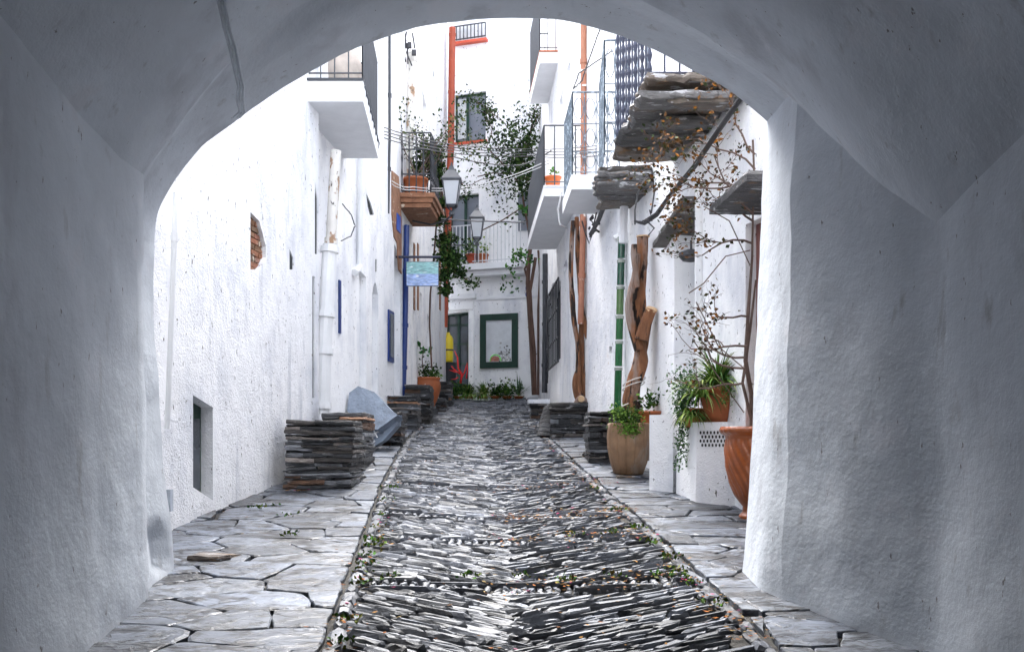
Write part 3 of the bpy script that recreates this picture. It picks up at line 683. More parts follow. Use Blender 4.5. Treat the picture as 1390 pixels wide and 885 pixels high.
# farther slate balcony
mb = MB(); zs2 = 4.62
for y0, y1, xo in ((11.35, 11.8, 1.03), (11.7, 12.1, 1.08), (12.0, 12.45, 1.14)):
    for q in range(3): rough_slab(mb, [(xo+R(-.05, .05), y0+R(-.04, .04)), (1.68, y0), (1.62, y1), (xo+R(-.05, .06), y1)], zs2+.06*q, .065, rustc(), jag=.03)
    rough_slab(mb, [(xo+.02, y0+.1), (1.68, y0), (1.62, y1), (xo+.04, y1)], zs2+.17, .1, rustc(), jag=.03)
bs2 = mb.build('balcony', M['rust_slate'], hr1, label='smaller slate balcony of thick rounded slabs beyond the big one')
def ornate(mb, a, b, H, n, r=.008):
    mb.tube([a+Vector((0, 0, H)), b+Vector((0, 0, H))], .013, 6)
    for hh_ in (.04, .62*H, .28*H): mb.tube([a+Vector((0, 0, hh_)), b+Vector((0, 0, hh_))], .008, 5)
    for i in range(n+1): p = a.lerp(b, i/n); mb.tube([p, p+Vector((0, 0, H))], r, 5)
    u = (b-a)/n; cw = u.length
    for i in range(n):
        p = a+u*(i+.5)
        for zc, rz in ((.18*H, .1*H), (.45*H, .11*H), (.8*H, .13*H)):
            mb.tube([p+u*.42*math.cos(t)+Vector((0, 0, zc+rz*math.sin(t))) for t in [k*math.pi/5 for k in range(11)]], .006, 4, cap=False)
mb = MB(); zt = zs2+.27
ornate(mb, Vector((1.06, 10.95, zt)), Vector((1.14, 12.5, zt)), 1.3, 12); ornate(mb, Vector((1.06, 10.95, zt)), Vector((1.55, 10.95, zt)), 1.3, 4)
mb.build('railing', M['paleblue'], bs2)
# white balcony with ornate rail
b3 = MB(); q = [Vector(v) for v in ((1.55, 12.9, 5.0), (.80, 12.9, 5.0), (.755, 14.3, 5.0), (1.35, 14.3, 5.0))]; b3.hexa(q+[p+Vector((0, 0, .2)) for p in q])
b3o = b3.build('balcony', M['soffit'], hr2)
mb = MB(); ornate(mb, Vector((.82, 12.93, 5.2)), Vector((1.45, 12.93, 5.2)), 1.12, 4); ornate(mb, Vector((.82, 12.93, 5.2)), Vector((.78, 14.25, 5.2)), 1.12, 10)
mb.build('railing', M['paleblue'], b3o)
# two plain white balconies
b4, _, _ = balcony(hr3, 5.50, [(1.2, 15.2), (.505, 15.2), (.315, 19.4), (.92, 19.4)], .14, M['soffit'], M['greyiron'], .98, 44, 4, rim=M['soffit'], r=.011)
b5, _, _ = balcony(hr3, 9.15, [(1.05, 19.1), (.55, 19.1), (.40, 21.4), (.9, 21.4)], .22, M['soffit'], M['greyiron'], 1.3, 30, 3, rim=M['terracotta'], r=.011)
# door hoods
def tilted(name, pts, th, m, par, col):
    mb = MB(); pts = [Vector(p) for p in pts]; out = []
    for p, q in zip(pts, pts[1:]+pts[:1]):
        k = max(2, int((q-p).length/.07))
        for j in range(k): out.append(p.lerp(q, j/k)+Vector((R(-.012, .012), R(-.012, .012), R(-.004, .004))))
    mb.prism(out, (0, 0, th), col); mb.prism([p+Vector((.0, .0, th+.004)) for p in out], (0.02, 0.02, th*.6), tuple(c*1.2 for c in col)); return mb.build(name, m, par)
tilted('door_hood', [P(925, 276, 9.95), P(975, 276, 9.95), P(990, 336, 10.9), P(885, 337, 10.9)], .045, M['rust_slate'], hr1, (.9, .85, .8))
tilted('door_hood', [P(1012, 246, 7.4), P(1120, 246, 7.4), P(1080, 292, 8.3), P(963, 291, 8.3)], .05, M['rust_slate'], hr1, (.5, .5, .55))
mb = MB(); c = P(938, 347, 10.2); mb.lathe(c+Vector((0, 0, -.07)), [(.02, 0), (.09, .015), (.13, .06), (.13, .10), (.05, .13)], 20); mb.tube([c+Vector((0, 0, .05)), c+Vector((0, 0, .16))], .012)
mb.build('hood_lamp', M['iron'], hr1)

# ------------------------------------------------------------------ the arched passage
arch = thing('arched_passage', (0, 6, 0), 'white limewashed vaulted passage framing the lane, its arch seen from inside', 'archway')
def eye(p): return p
outer = [(238, 800), (234, 740), (224, 650), (216, 560), (211, 470), (208, 400), (208, 335),
         (214, 285), (235, 250), (270, 205), (330, 155), (400, 105), (480, 65), (560, 38), (640, 26), (700, 23), (760, 28), (830, 45), (900, 72), (960, 105), (1005, 136), (1040, 165),
         (1038, 230), (1033, 330), (1028, 430), (1022, 530), (1015, 640), (1010, 720), (1004, 790)]
o3 = [Vector(((px-CX)/F*6.5, 0, EYE+(HY-py)/F*6.5)) for px, py in outer]
def resample(pts, n):
    L_ = [0]
    for a, b in zip(pts, pts[1:]): L_.append(L_[-1]+(b-a).length)
    out = []
    for i in range(n+1):
        t = L_[-1]*i/n; k = 0
        while k < len(pts)-2 and L_[k+1] < t: k += 1
        out.append(pts[k].lerp(pts[k+1], (t-L_[k])/(L_[k+1]-L_[k])))
    return out
def smoothp(p):
    for _ in range(3): p = [p[0]]+[(p[i-1]+p[i]*2+p[i+1])/4 for i in range(1, len(p)-1)]+[p[-1]]
    return p
NW, NV, NR = 34, 90, 34
def prof_out(y, shift=0, lift=0):
    l = resample(o3[:7], NW); v = smoothp(resample(o3[6:22], NV)); r = resample(o3[21:], NR)
    r[0] = v[-1]; pts = l+v[1:]+r[1:]
    out = []
    for p in pts: out.append(Vector((p.x, y, p.z)))
    return out
def prof_in(y, xl, zl, xr, zr, zc, xl0=None, xr0=None, e=2.2):
    g_ = gz(y)-.15
    l = [Vector((lerp(xl0 or xl, xl, (i/NW)), y, lerp(g_, zl, i/NW))) for i in range(NW+1)]
    v = []
    for i in range(NV+1):
        t = -1+2*i/NV; t = math.copysign(1-(1-abs(t))**1.15, t)
        v.append(Vector((lerp(xl, xr, (t+1)/2), y, lerp(zl, zr, (t+1)/2)+(zc-lerp(zl, zr, (t+1)/2))*(1-abs(t)**e))))
    r = [Vector((lerp(xr, xr0 or xr, (i/NR)), y, lerp(zr, g_, i/NR))) for i in range(NR+1)]
    return l+v[1:]+r[1:]
E = EYE
stations = [prof_out(6.5), prof_out(6.4)]
keys = [  # y, xl, zl, xr, zr, crown, xl0 (base), xr0 (base)
 (5.80, -2.24, E+1.62, 1.72, E+2.05, E+2.92, -2.20, 1.62),
 (5.40, -2.22, E+1.60, 1.88, E+1.66, E+3.02, -2.17, 1.80),
 (5.10, -2.22, E+1.66, 1.99, E+1.36, E+3.06, -2.15, 1.95),
 (4.80, -2.22, E+1.72, 2.12, E+1.10, E+3.06, -2.13, 2.10),
 (4.45, -2.22, E+1.78, 2.17, E+1.24, E+3.06, -2.12, 2.14),
 (4.10, -2.22, E+1.84, 2.22, E+1.34, E+3.05, -2.12, 2.20),
 (3.00, -2.24, E+1.9, 2.28, E+1.45, E+3.0, -2.14, 2.26),
 (1.00, -2.26, E+1.9, 2.3, E+1.5, E+2.9, -2.2, 2.3),
 (-5.0, -2.26, E+1.3, 2.3, E+1.1, E+2.1, -2.2, 2.3)]
def kv(y):
    ks = sorted(keys); 
    if y >= ks[-1][0]: return ks[-1][1:]
    for a, b in zip(ks, ks[1:]):
        if y <= b[0]:
            t = (y-a[0])/(b[0]-a[0]); return tuple(lerp(p, q, t) for p, q in zip(a[1:], b[1:]))
pin = prof_in(5.80, *keys[0][1:5], keys[0][5], keys[0][6], keys[0][7])
po = prof_out(5.9)
pm = [a.lerp(b, .12) for a, b in zip(po, pin)]
for p in pm: p.y = 5.98
stations += [prof_out(6.3), prof_out(6.2), prof_out(6.1), pm]
mid_ = [a.lerp(b, .6) for a, b in zip(po, pin)]
for p in mid_: p.y = 5.89
stations.append(mid_); stations.append(pin)
yy = 5.7
while yy > -5:
    stations.append(prof_in(yy, *kv(yy)[:4], kv(yy)[4], kv(yy)[5], kv(yy)[6])); yy -= .1 if yy > 2.5 else .4
npt = len(stations[0]); vs = []
cen = Vector((0, 0, 2.4))
for st in stations[2:4]:
    for p in st[:NW]:
        if .80 < p.z < 1.02: p.x -= .06
for si, st in enumerate(stations):
    for j, p in enumerate(st):
        d = Vector((cen.x-p.x, 0, cen.z-p.z)); 
        if j <= NW or j >= npt-1-NR: d.z = 0
        d.normalize()
        a = noise.noise(p*1.1)*.030+noise.noise(p*3.3+Vector((5, 0, 0)))*.014+noise.noise(p*9)*.005
        if si < 6: a *= .8
        vs.append(p+d*a+Vector((0, noise.noise(p*4+Vector((9, 0, 0)))*.012, 0)))
ns = len(stations)
def fgrid(j0, j1): return [(i*npt+j, i*npt+j+1, (i+1)*npt+j+1, (i+1)*npt+j) for i in range(ns-1) for j in range(j0, j1)]
def sub(name, j0, j1, i0=0, i1=None):
    i1 = i1 or ns
    mb = MB(); w = j1-j0+1
    mb.add([vs[i*npt+j] for i in range(i0, i1) for j in range(j0, j1+1)], [(i*w+j, i*w+j+1, (i+1)*w+j+1, (i+1)*w+j) for i in range(i1-i0-1) for j in range(w-1)])
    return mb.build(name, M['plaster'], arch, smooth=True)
KI = 8
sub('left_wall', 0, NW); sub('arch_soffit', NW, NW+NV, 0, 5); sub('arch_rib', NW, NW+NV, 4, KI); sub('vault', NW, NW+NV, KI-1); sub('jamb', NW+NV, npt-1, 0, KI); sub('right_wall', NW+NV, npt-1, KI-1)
mb = MB()   # outer face of the house above the arch, and its solid top and sides
ring = [vs[j] for j in range(npt)]
topz = 6.2
outp = [Vector((-4.5, 6.5, p.z)) if j <= NW else (Vector((4.5, 6.5, p.z)) if j >= NW+NV else Vector((lerp(-4.5, 4.5, (j-NW)/NV), 6.5, topz))) for j, p in enumerate(ring)]
mb.add(ring+outp, [(j, j+1, npt+j+1, npt+j) for j in range(npt-1)])
mb.add([(-4.5, 6.5, -.3), (-4.5, -5, -1), (-4.5, -5, topz), (-4.5, 6.5, topz), (4.5, 6.5, -.3), (4.5, -5, -1), (4.5, -5, topz), (4.5, 6.5, topz)], [(0, 1, 2, 3), (4, 5, 6, 7), (2, 3, 7, 6)])
mb.build('upper_storey', M['stucco'], arch)
mb = MB(); mb.box((0, -5.05, 1.2), (5.4, .1, 5)); mb.build('rear_light_block', M['darkbark'], arch)  # unseen dark panel added to stop daylight entering the passage from behind
mb = MB(); lastr = [vs[(ns-1)*npt+j] for j in range(npt)]   # rear face
outp = [Vector((-4.5, lastr[0].y, p.z)) if j <= NW else (Vector((4.5, lastr[0].y, p.z)) if j >= NW+NV else Vector((lerp(-4.5, 4.5, (j-NW)/NV), lastr[0].y, topz))) for j, p in enumerate(lastr)]
mb.add(lastr+outp, [(j, j+1, npt+j+1, npt+j) for j in range(npt-1)]); mb.build('rear_face', M['stucco'], arch)
# unseen house added behind the camera to darken the passage from the rear
bk = thing('white_house', (0, -11, 0), 'unseen white house added behind the passage to keep daylight out', 'house')
mb = MB(); mb.box((0, -11.5, 3), (16, 4, 10)); mb.build('wall', M['stucco'], bk)

# cables on the vault
mb = MB()
def hug(px, py, d): return P(px, py, d)
for o in (-1, 0, 1):
    pts = [(296+o*3, -16, 4.62), (303+o*3, 12, 4.75), (309+o*3, 40, 4.95), (316+o*3, 68, 5.2), (322+o*3, 95, 5.45), (327+o*2, 118, 5.66), (326+o*3, 135, 5.85), (329+o*2, 152, 6.1), (322+o*2, 160, 6.3)]
    mb.tube([P(x+R(-1, 1)+1.5*o, y, d-.08) for x, y, d in pts], .0075, 6)
mb.build('cable', M['paintcable'], base=P(310, 50, 5), smooth=True, label='bundle of painted-over cables running down the passage vault on the left', cat='cable')

# ------------------------------------------------------------------ pipes
def pipe(name, pts, r, m, label, cat='drainpipe', collars=(), colr=1.25, seg=None):
    mb = MB(); mb.tube(pts, r, 12)
    for t in collars:
        n = len(pts)-1; k = min(int(t*n), n-1); p = pts[k].lerp(pts[k+1], t*n-k); d = (pts[k+1]-pts[k]).normalized()
        mb.tube([p-d*.035, p+d*.035], r*colr, 12)
    return mb.build(name, m, base=pts[-1], smooth=False, label=label, cat=cat)
pipe('drainpipe', [P(456, 205, 11.75), P(449, 330, 11.75)], .066, M['cream'], 'wide peeling cream drainpipe directly under the near left balcony', collars=(.98,))
pipe('drainpipe', [P(448, 332, 11.7), P(441, 450, 11.7), P(437, 562, 11.7)], .092, M['whitepipe'], 'wide white drainpipe rising behind the second slate block on the left', collars=(.03, .4, .62, .95))
pipe('drainpipe', [P(490, 208, 14.2), P(488, 360, 14.2), P(484, 368, 14.05), P(481, 370, 13.9)], .045, M['whitepipe'], 'thin white drainpipe ending in an elbow above a tall recess', collars=(.9,))
pipe('drainpipe', [P(239, 262, 7.6), P(233, 420, 7.6), P(227, 582, 7.62)], .022, M['whitepipe'], 'thin white pipe on the stucco wall beside the arch edge', collars=(.19,))
pipe('drainpipe', [P(552, 306, 17.75), P(550, 430, 17.75), P(547, 545, 17.75)], .052, M['bluepipe'], 'bright blue drainpipe behind the slate blocks on the left', collars=(.25, .55, .8))
pipe('drainpipe', [P(529, 40, 16.4), P(529, 190, 16.4), P(527, 290, 16.4)], .022, M['greyiron'], 'thin dark pipe high on the left wall beside the pot balcony', collars=(.3, .7), colr=1.6)
pipe('drainpipe', [P(560, 72, 18.2), P(556, 190, 18.2), P(553, 240, 18.2)], .075, M['cream'], 'cream drainpipe high on the left wall above the pot balcony', collars=(.04,))
mbs = [P(614, 38, 24.6), P(612, 200, 24.6), P(607, 340, 24.6), P(603, 444, 24.6)]
pipe('drainpipe', mbs, .085, M['redpipe'], 'long red clay drainpipe down the corner beside the end house', collars=(.02, .18, .34, .5, .62, .73, .84, .92), colr=1.12)
pipe('drainpipe', [P(792, 34, 15.1), P(792, 200, 15.1), P(791, 330, 15.1), P(788, 440, 15.1)], .047, M['orangepipe'], 'long orange clay drainpipe on the right wall behind two vine trunks', collars=(.1, .35, .6, .8))
pipe('drainpipe', [P(740, 345, 21.5), P(740, 440, 21.5), P(739, 533, 21.5)], .06, M['iron'], 'thick black drainpipe beside the barred window on the right', collars=(.2, .5, .8))
mb = MB(); segs = [(322, 352, (.01, .16, .09)), (353, 388, (.01, .15, .08)), (389, 428, (.16, .36, .10)), (429, 462, (.02, .26, .06)), (463, 498, (.03, .30, .09)), (499, 560, (.01, .22, .05))]
for a, b, c in segs:
    x0 = lerp(844, 838, (a-322)/238); x1 = lerp(844, 838, (b-322)/238)
    mb.tube([P(x0, a, 12.55), P(x1, b-1, 12.55)], .048, 12, c); mb.tube([P(x0, a, 12.55), P(x0, a+4, 12.55)], .055, 12, (.7, .8, .7))
mb.build('drainpipe', M['greenglaze'], base=P(838, 560, 12.5), smooth=False, label='drainpipe of green glazed ceramic sections on the right wall', cat='drainpipe')
mb = MB(); mb.box(P(229, 679, 7.5), (.05, .06, .17)); mb.tube([P(229, 692, 7.5), P(229, 700, 7.5)], .01); mb.build('junction_box', M['plastic'], base=P(229, 679, 7.5), label='small grey plastic box low on the left wall beside the arch', cat='box')

# ------------------------------------------------------------------ slate blocks
def slate_block(x0, x1, y0, y1, ztop, label, cols=None, lay=.045, m='slate', skew=0, name='slate_block', taper=0, dark=1.0):
    mb = MB(); zb_ = gz(y0)-.03; z = zb_; i = 0
    ym = (y0+y1)/2
    while z < ztop-.01:
        th = min(R(lay*.35, lay*1.25), ztop-z+.004); t = (z-zb_)/(ztop-zb_)
        # each course = a few irregular slabs
        xa, xb = x0+taper*t, x1-taper*t
        cuts = [xa]+sorted(lerp(xa, xb, R(.15, .85)) for _ in range(random.choice((0, 1, 1, 2))))+[xb]
        for a, b in zip(cuts, cuts[1:]):
            v = R(.2, 1.0)*dark if R(0, 1) > .16 else R(1.6, 3.2)*dark
            if R(0, 1) < .06: c = (v*1.9, v*1.0, v*.55)
            elif R(0, 1) < .3: c = (v*1.2, v*1.03, v*.88)
            else: c = (v, v*1.02, v*1.04)
            j = .02
            sk = skew*t+(.022 if i % 3 == 1 else 0)
            pl = [(a+R(-j, j)*.8, y0+R(-j, j)+sk), (b+R(-j, j), y0+R(-j, j)+sk), (b+R(-j, j), y1+sk), (a+R(-j, j), y1+sk)]
            n0 = 4; pts = []
            for q in range(4):
                A = Vector(pl[q]); B = Vector(pl[(q+1) % 4]); k = max(2, int((B-A).length/.07))
                for s_ in range(k): pts.append(A.lerp(B, s_/k)+Vector((R(-.012, .012), R(-.012, .012))))
            n = len(pts); cx = (a+b)/2; cy = ym+sk; vs = []
            tl = R(-.04, .04)
            for sc, zz in ((.975, .0), (1, th*.25), (1, th*.75), (.98, th*1.05)):
                for p in pts: vs.append((cx+(p.x-cx)*sc, cy+(p.y-cy)*sc, z+zz+tl*(p.x-cx)+.012*noise.noise(Vector((p.x*5, p.y*5, i*.7)))+R(-.003, .003)))
            vs.append((cx, cy, z+th)); 
            mb.add(vs, [(l*n+k, l*n+(k+1) % n, (l+1)*n+(k+1) % n, (l+1)*n+k) for l in range(3) for k in range(n)]+[(3*n+k, 3*n+(k+1) % n, 4*n) for k in range(n)], c)
        z += th; i += 1
    return mb.build(name, M[m], base=((x0+x1)/2, ym, gz(ym)), label=label, cat='stone block', group='stacked slate blocks along the walls')
def zz(py, d): return EYE+(HY-py)/F*d
slate_block(-2.36, -1.66, 9.95, 10.75, zz(571, 10), 'nearest and largest stacked slate block on the left, with rusty layers', lay=.04)
slate_block(-2.28, -1.76, 11.35, 12.2, zz(560, 11.4), 'second stacked slate block on the left, right behind the largest', lay=.05)
slate_block(-1.95, -1.62, 14.0, 14.7, zz(560, 14), 'stacked slate block under the leaning blue slab', lay=.05)
slate_block(-2.12, -1.61, 16.3, 16.95, zz(538, 16.4), 'pale topped stacked slate block in front of the blue drainpipe', lay=.06)
slate_block(-1.95, -1.50, 17.5, 18.2, zz(523, 17.6), 'tall dark stacked slate block between blue drainpipe and terracotta pot', lay=.06, dark=.6)
slate_block(-1.62, -1.42, 20.4, 21.0, zz(541, 20.4), 'low small slate block at the foot of the terracotta pot', lay=.06)
slate_block(-1.68, -1.40, 22.0, 22.7, zz(519, 22.2), 'farthest stacked slate block on the left, by the end house', lay=.07, dark=.6)
slate_block(.36, .66, 18.4, 19.1, zz(548, 18.4), 'farthest stacked slate block on the right, under a white cap', lay=.06, dark=.6)
slate_block(.96, 1.45, 12.0, 12.75, zz(559, 12), 'dark stacked slate block directly behind the tan clay pot', lay=.055, dark=.6)
mb = MB(); mb.box((.52, 18.75, zz(548, 18.4)+.05), (.42, .72, .08)); mb.build('capstone', M['stucco'], base=(.52, 18.75, 2.5), label='white painted capstone on the farthest right slate block', cat='stone')
# planter of mortared slate with sloping side (vine trunks grow out)
pl = slate_block(.60, 1.2, 15.0, 16.4, zz(546, 15.1), 'wide brownish slate masonry block at the foot of the paired vine trunks', lay=.07, m='slate', dark=.9)
mb = MB(); 
for i in range(9):
    z0 = gz(15.5)+i*.07; t = i/9; x0 = lerp(.40, .58, t)
    if z0 > zz(550, 15.1): break
    mb.hexa([Vector(v) for v in ((x0, 15.3+t*.5, z0), (.60, 15.0, z0), (.60, 16.4, z0), (x0, 16.4, z0), (x0+.02, 15.33+t*.5, z0+.065), (.60, 15.03, z0+.065), (.60, 16.4, z0+.065), (x0+.02, 16.4, z0+.065))], greyc(.2, .6))
mb.build('buttress', M['slate'], pl)
# leaning blue slab
mb = MB()
A = [(471, 557), (474, 533), (486, 524), (508, 532), (530, 556), (540, 563), (512, 583), (500, 580), (486, 573)]
f = [P(x, y, 13.55+.0*(x-471)+(545-y)*.006) for x, y in A]
mb.prism(f, Vector((.05, .22, -.06)))
sl = mb.build('slate_slab', M['blueslab'], base=P(500, 605, 13.7), label='tilted blue-grey slate slab leaning between the slate blocks on the left', cat='stone slab')
mb = MB(); B_ = [(500, 580), (512, 583), (540, 563), (538, 578), (520, 598), (506, 607), (498, 605)]
mb.prism([P(x, y, 13.5+(590-y)*.004) for x, y in B_], Vector((.04, .2, 0))); mb.prism([P(x, y, 13.72) for x, y in ((476, 560), (500, 579), (499, 604), (478, 604))], Vector((0, .2, 0)))
mb.build('slab_edge', M['blueslab'], sl)
mb = MB()
for a, b in (((502, 592), (516, 584)), ((507, 583), (512, 594)), ((502, 598), (508, 604)), ((503, 604), (509, 598))): mb.tube([P(*a, 13.42), P(*b, 13.42)], .012, 4)
mb.build('painted_mark', M['whitepipe'], sl)
# rock by the arch foot
mb = MB(); rough_slab(mb, [(-2.30, 6.75), (-2.05, 6.72), (-1.98, 6.95), (-2.28, 7.0)], gz(6.8), .05, (.8, .62, .5)); mb.build('rock', M['rust_slate'], base=(-2.15, 6.8, gz(6.8)), label='low brown rock on the pavement just past the left arch foot', cat='rock')

# ------------------------------------------------------------------ planter masonry right
pz = zz(573, 9.2)
pln = thing('white_planter', (2, 9.4, gz(9.2)), 'white masonry planter box with a small pierced lattice beside the swirled pot', 'planter')
mb = MB(); z0 = gz(8.8)-.1
hx = [(1.76, 9.2), (2.25, 8.85), (2.25, 9.9), (1.66, 9.72)]
qb = [Vector((x, y, z0)) for x, y in hx]; qt = [Vector((x+ (.02 if i in (0, 3) else 0), y, pz)) for i, (x, y) in enumerate(hx)]
mb.hexa(qb+qt); mb.build('planter_box', M['stucco'], pln)
mb = MB(); a = Vector((1.80, 9.178, 0)); b = Vector((2.13, 8.943, 0)); nrm = Vector((-(b-a).y, (b-a).x, 0)).normalized()*-1
for i in range(11):
    for j in range(4):
        p = a.lerp(b, (i+.5*(j % 2)+.3)/11.5); z = pz-.10-j*.04
        pts = [p+(b-a).normalized()*(.010*math.cos(t))+Vector((0, 0, z+.016*math.sin(t)))+nrm*.007 for t in [k*math.pi/4 for k in range(8)]]
        mb.prism(pts, nrm*.001)
mb.build('painted_lattice_hole', M['dark'], pln)  # dark discs on the face, their colour standing for shade inside the holes
mb = MB(); hx = [(1.42, 9.9), (1.64, 9.76), (1.95, 10.2), (1.60, 10.5)]
mb.hexa([Vector((x, y, z0)) for x, y in hx]+[Vector((x, y, zz(563, 9.9))) for x, y in hx]); mb.build('white_bench', M['stucco'], base=(1.6, 10, gz(10)), label='white masonry block standing between the tan pot and the lattice planter', cat='masonry block')

# ------------------------------------------------------------------ pots & plants
GREENS = [(.03, .08, .015), (.02, .06, .015), (.055, .13, .02), (.015, .04, .012), (.09, .16, .03)]
def leaf(mb, p, s, col, up=.3):
    d = Vector((R(-1, 1), R(-1, 1), R(-.8, .8)+up)).normalized(); w = d.cross(Vector((R(-1, 1), R(-1, 1), R(-1, 1)))).normalized()*s*.32; n = d.cross(w).normalized()*s*.1
    mb.add([p, p+d*s*.5+w+n, p+d*s, p+d*s*.5-w+n], [(0, 1, 2), (0, 2, 3)], col)
def clump(mb, c, r, n, s, cols=GREENS, sq=(1, 1, 1)):
    for _ in range(n):
        v = Vector((random.gauss(0, .5), random.gauss(0, .5), random.gauss(0, .5)))
        p = Vector(c)+Vector((v.x*r*sq[0], v.y*r*sq[1], v.z*r*sq[2])); c_ = random.choice(cols); k = R(.7, 1.25)
        leaf(mb, p, s*R(.6, 1.3), (c_[0]*k, c_[1]*k, c_[2]*k))
def strap(mb, c, n, ln, w, cols, droop=1.0, el=(35, 80), zmin=None):
    for _ in range(n):
        a = R(0, 6.283); e = math.radians(R(*el)); L_ = ln*R(.6, 1.1); d = Vector((math.cos(a), math.sin(a), 0)); p = Vector(c)+d*R(0, .05); vx, vz = math.cos(e), math.sin(e); pts = []
        c_ = random.choice(cols); k = R(.75, 1.25)
        for i in range(7):
            pts.append(p.copy()); st = L_/6; p = p+(d*vx+Vector((0, 0, vz)))*st; vz -= droop*.33*R(.8, 1.2); m_ = math.hypot(vx, vz); vx, vz = vx/m_, vz/m_
        sd = Vector((-d.y, d.x, 0)); vs = []
        for i, q in enumerate(pts): ww = w*(1-(i/6)**2)*.5+.001; vs += [q-sd*ww, q+sd*ww]
        mb.add(vs, [(2*i, 2*i+1, 2*i+3, 2*i+2) for i in range(6)], (c_[0]*k, c_[1]*k, c_[2]*k))
def branch(mb, p, d, ln, r, depth, tips, bend=.35, split=2):
    pts = [p.copy()]; rr = [r]; n = 5
    for i in range(n):
        d = (d+Vector((R(-bend, bend), R(-bend, bend), R(-bend, bend)*.8))).normalized(); p = p+d*ln/n; pts.append(p.copy()); rr.append(r*(1-.5*(i+1)/n)); tips.append((p.copy(), depth))
    mb.tube(pts, rr, 5, cap=False)
    if depth > 0:
        for _ in range(split):
            k = random.randint(2, n); nd = (d+Vector((R(-1, 1), R(-1, 1), R(-.7, .9)))).normalized(); branch(mb, pts[k], nd, ln*R(.55, .8), rr[k]*.7, depth-1, tips, bend, split)

def pot_prof(r, h, rim=.02, base=.65, belly=1.0):
    return [(r*base, 0), (r*(base+.15), h*.15), (r*belly*.95, h*.5), (r, h*.85), (r+rim, h*.88), (r+rim, h), (r-.02, h), (r-.03, h*.9), (0.001, h*.9)]
# glazed swirled pot
c = Vector((2.11, 8.42, gz(8.42))); pt = thing('potted_bougainvillea', c, 'glazed orange-brown swirled pot with a bare bougainvillea, half hidden by the pillar', 'potted plant')
mb = MB(); pr = [(.11, 0), (.115, .03), (.085, .06), (.08, .11), (.10, .135), (.15, .20), (.195, .32), (.225, .46), (.235, .60), (.228, .70), (.235, .73), (.275, .76), (.28, .785), (.265, .81), (.235, .80), (.22, .75), (.001, .74)]
pr = [p for i in range(len(pr)-1) for p in [(lerp(pr[i][0], pr[i+1][0], k/4), lerp(pr[i][1], pr[i+1][1], k/4)) for k in range(4)]]+[pr[-1]]
mb.lathe(c, pr, 200, mod=lambda a, i, z: 1+(.085*abs(math.sin(10*(a+z*2.2)))-.05 if .2 < z < .7 else (.012*math.sin(24*a) if .74 < z < .82 else 0)))
mb.build('pot', M['terra_glaze'], pt, smooth=True)
mb = MB(); tips = []
stem = [c+Vector((0, 0, .72)), c+Vector((.0, .02, 1.1)), P(1012, 490, 8.35), P(1016, 420, 8.3), P(1021, 350, 8.2), P(1022, 290, 8.1)]
mb.tube(stem, [.022, .02, .018, .015, .012, .009], 6, lump=.15)
mb.tube([c+Vector((.03, 0, .72)), P(1008, 520, 8.4), P(1018, 450, 8.35), P(1026, 380, 8.3)], [.016, .014, .012, .008], 6)
for px, py, dx, ln in ((1012, 500, -1, .55), (1014, 470, -1, .5), (1010, 520, -.9, .4), (1017, 430, -1, .35), (1020, 330, -1, .5), (1022, 300, -.8, .4), (1013, 485, -.7, .5)):
    branch(mb, P(px, py, 8.3), Vector((dx, R(-.3, .3), R(-.1, .6))).normalized(), ln, .011, 2, tips, .45, 3)
for px, py, dx, ln in ((1022, 290, -.6, .6), (1024, 270, -.5, .7), (1020, 250, -1, .6), (1025, 230, -.7, .6), (1025, 210, -.9, .5)):
    branch(mb, P(px, py, 8.0), Vector((dx, R(-.3, .3), R(.2, 1))).normalized(), ln, .010, 2, tips, .4, 3)
mb.tube([P(1022, 290, 8.1), P(1024, 240, 8), P(1022, 190, 7.9)], .009, 5)
for pth in ([(1018, 340), (985, 348), (955, 385), (935, 398)], [(1010, 500), (975, 470), (945, 410)], [(1010, 560), (960, 490), (940, 460)], [(1018, 360), (990, 300), (955, 280)]):
    mb.tube([P(x, y, 8.2) for x, y in pth], .005, 4, cap=False)
mb.build('branch', M['twig'], pt)
mb = MB(); BR = [(.11, .05, .015), (.14, .06, .015), (.05, .045, .015), (.04, .025, .012), (.03, .045, .015), (.22, .09, .015)]
for p, dp in tips:
    hi = p.z > EYE+1.6
    for _ in range(3 if hi else 1):
        if R(0, 1) < (.75 if hi else .5): c_ = random.choice(BR); k = R(.6, 1.2); leaf(mb, p+Vector((R(-.04, .04), R(-.04, .04), R(-.04, .04))), R(.03, .055), tuple(q*k for q in c_), 0)
mb.build('leaf', M['leaf'], pt)

# tan ribbed pot with shrub
c = Vector((1.345, 11.05, gz(11)+.02)); pt = thing('potted_shrub', c, 'large tan ribbed clay pot with a mossy plant, below the sawn trunk', 'potted plant')
mb = MB(); rp = [(.15, 0), (.17, .01), (.215, .14), (.245, .3), (.25, .42), (.24, .54), (.245, .585), (.225, .59), (.21, .54), (.001, .53)]
mb.lathe(c, rp, 160, mod=lambda a, i, z: 1-.06*max(0, math.cos(14*a))**8 if z < .56 else 1); mb.build('pot', M['pot_tan'], pt, smooth=True)
mb = MB(); clump(mb, P(851, 568, 10.9), .15, 900, .035, [(.10, .17, .02), (.06, .12, .02), (.03, .07, .015)], (1.1, .9, .75)); clump(mb, P(840, 560, 10.95), .08, 150, .04, [(.14, .25, .05), (.1, .2, .04)]); clump(mb, P(856, 582, 10.80), .10, 400, .03, [(.10, .2, .03)], (1.1, .5, .8)); mb.build('foliage', M['leaf'], pt)
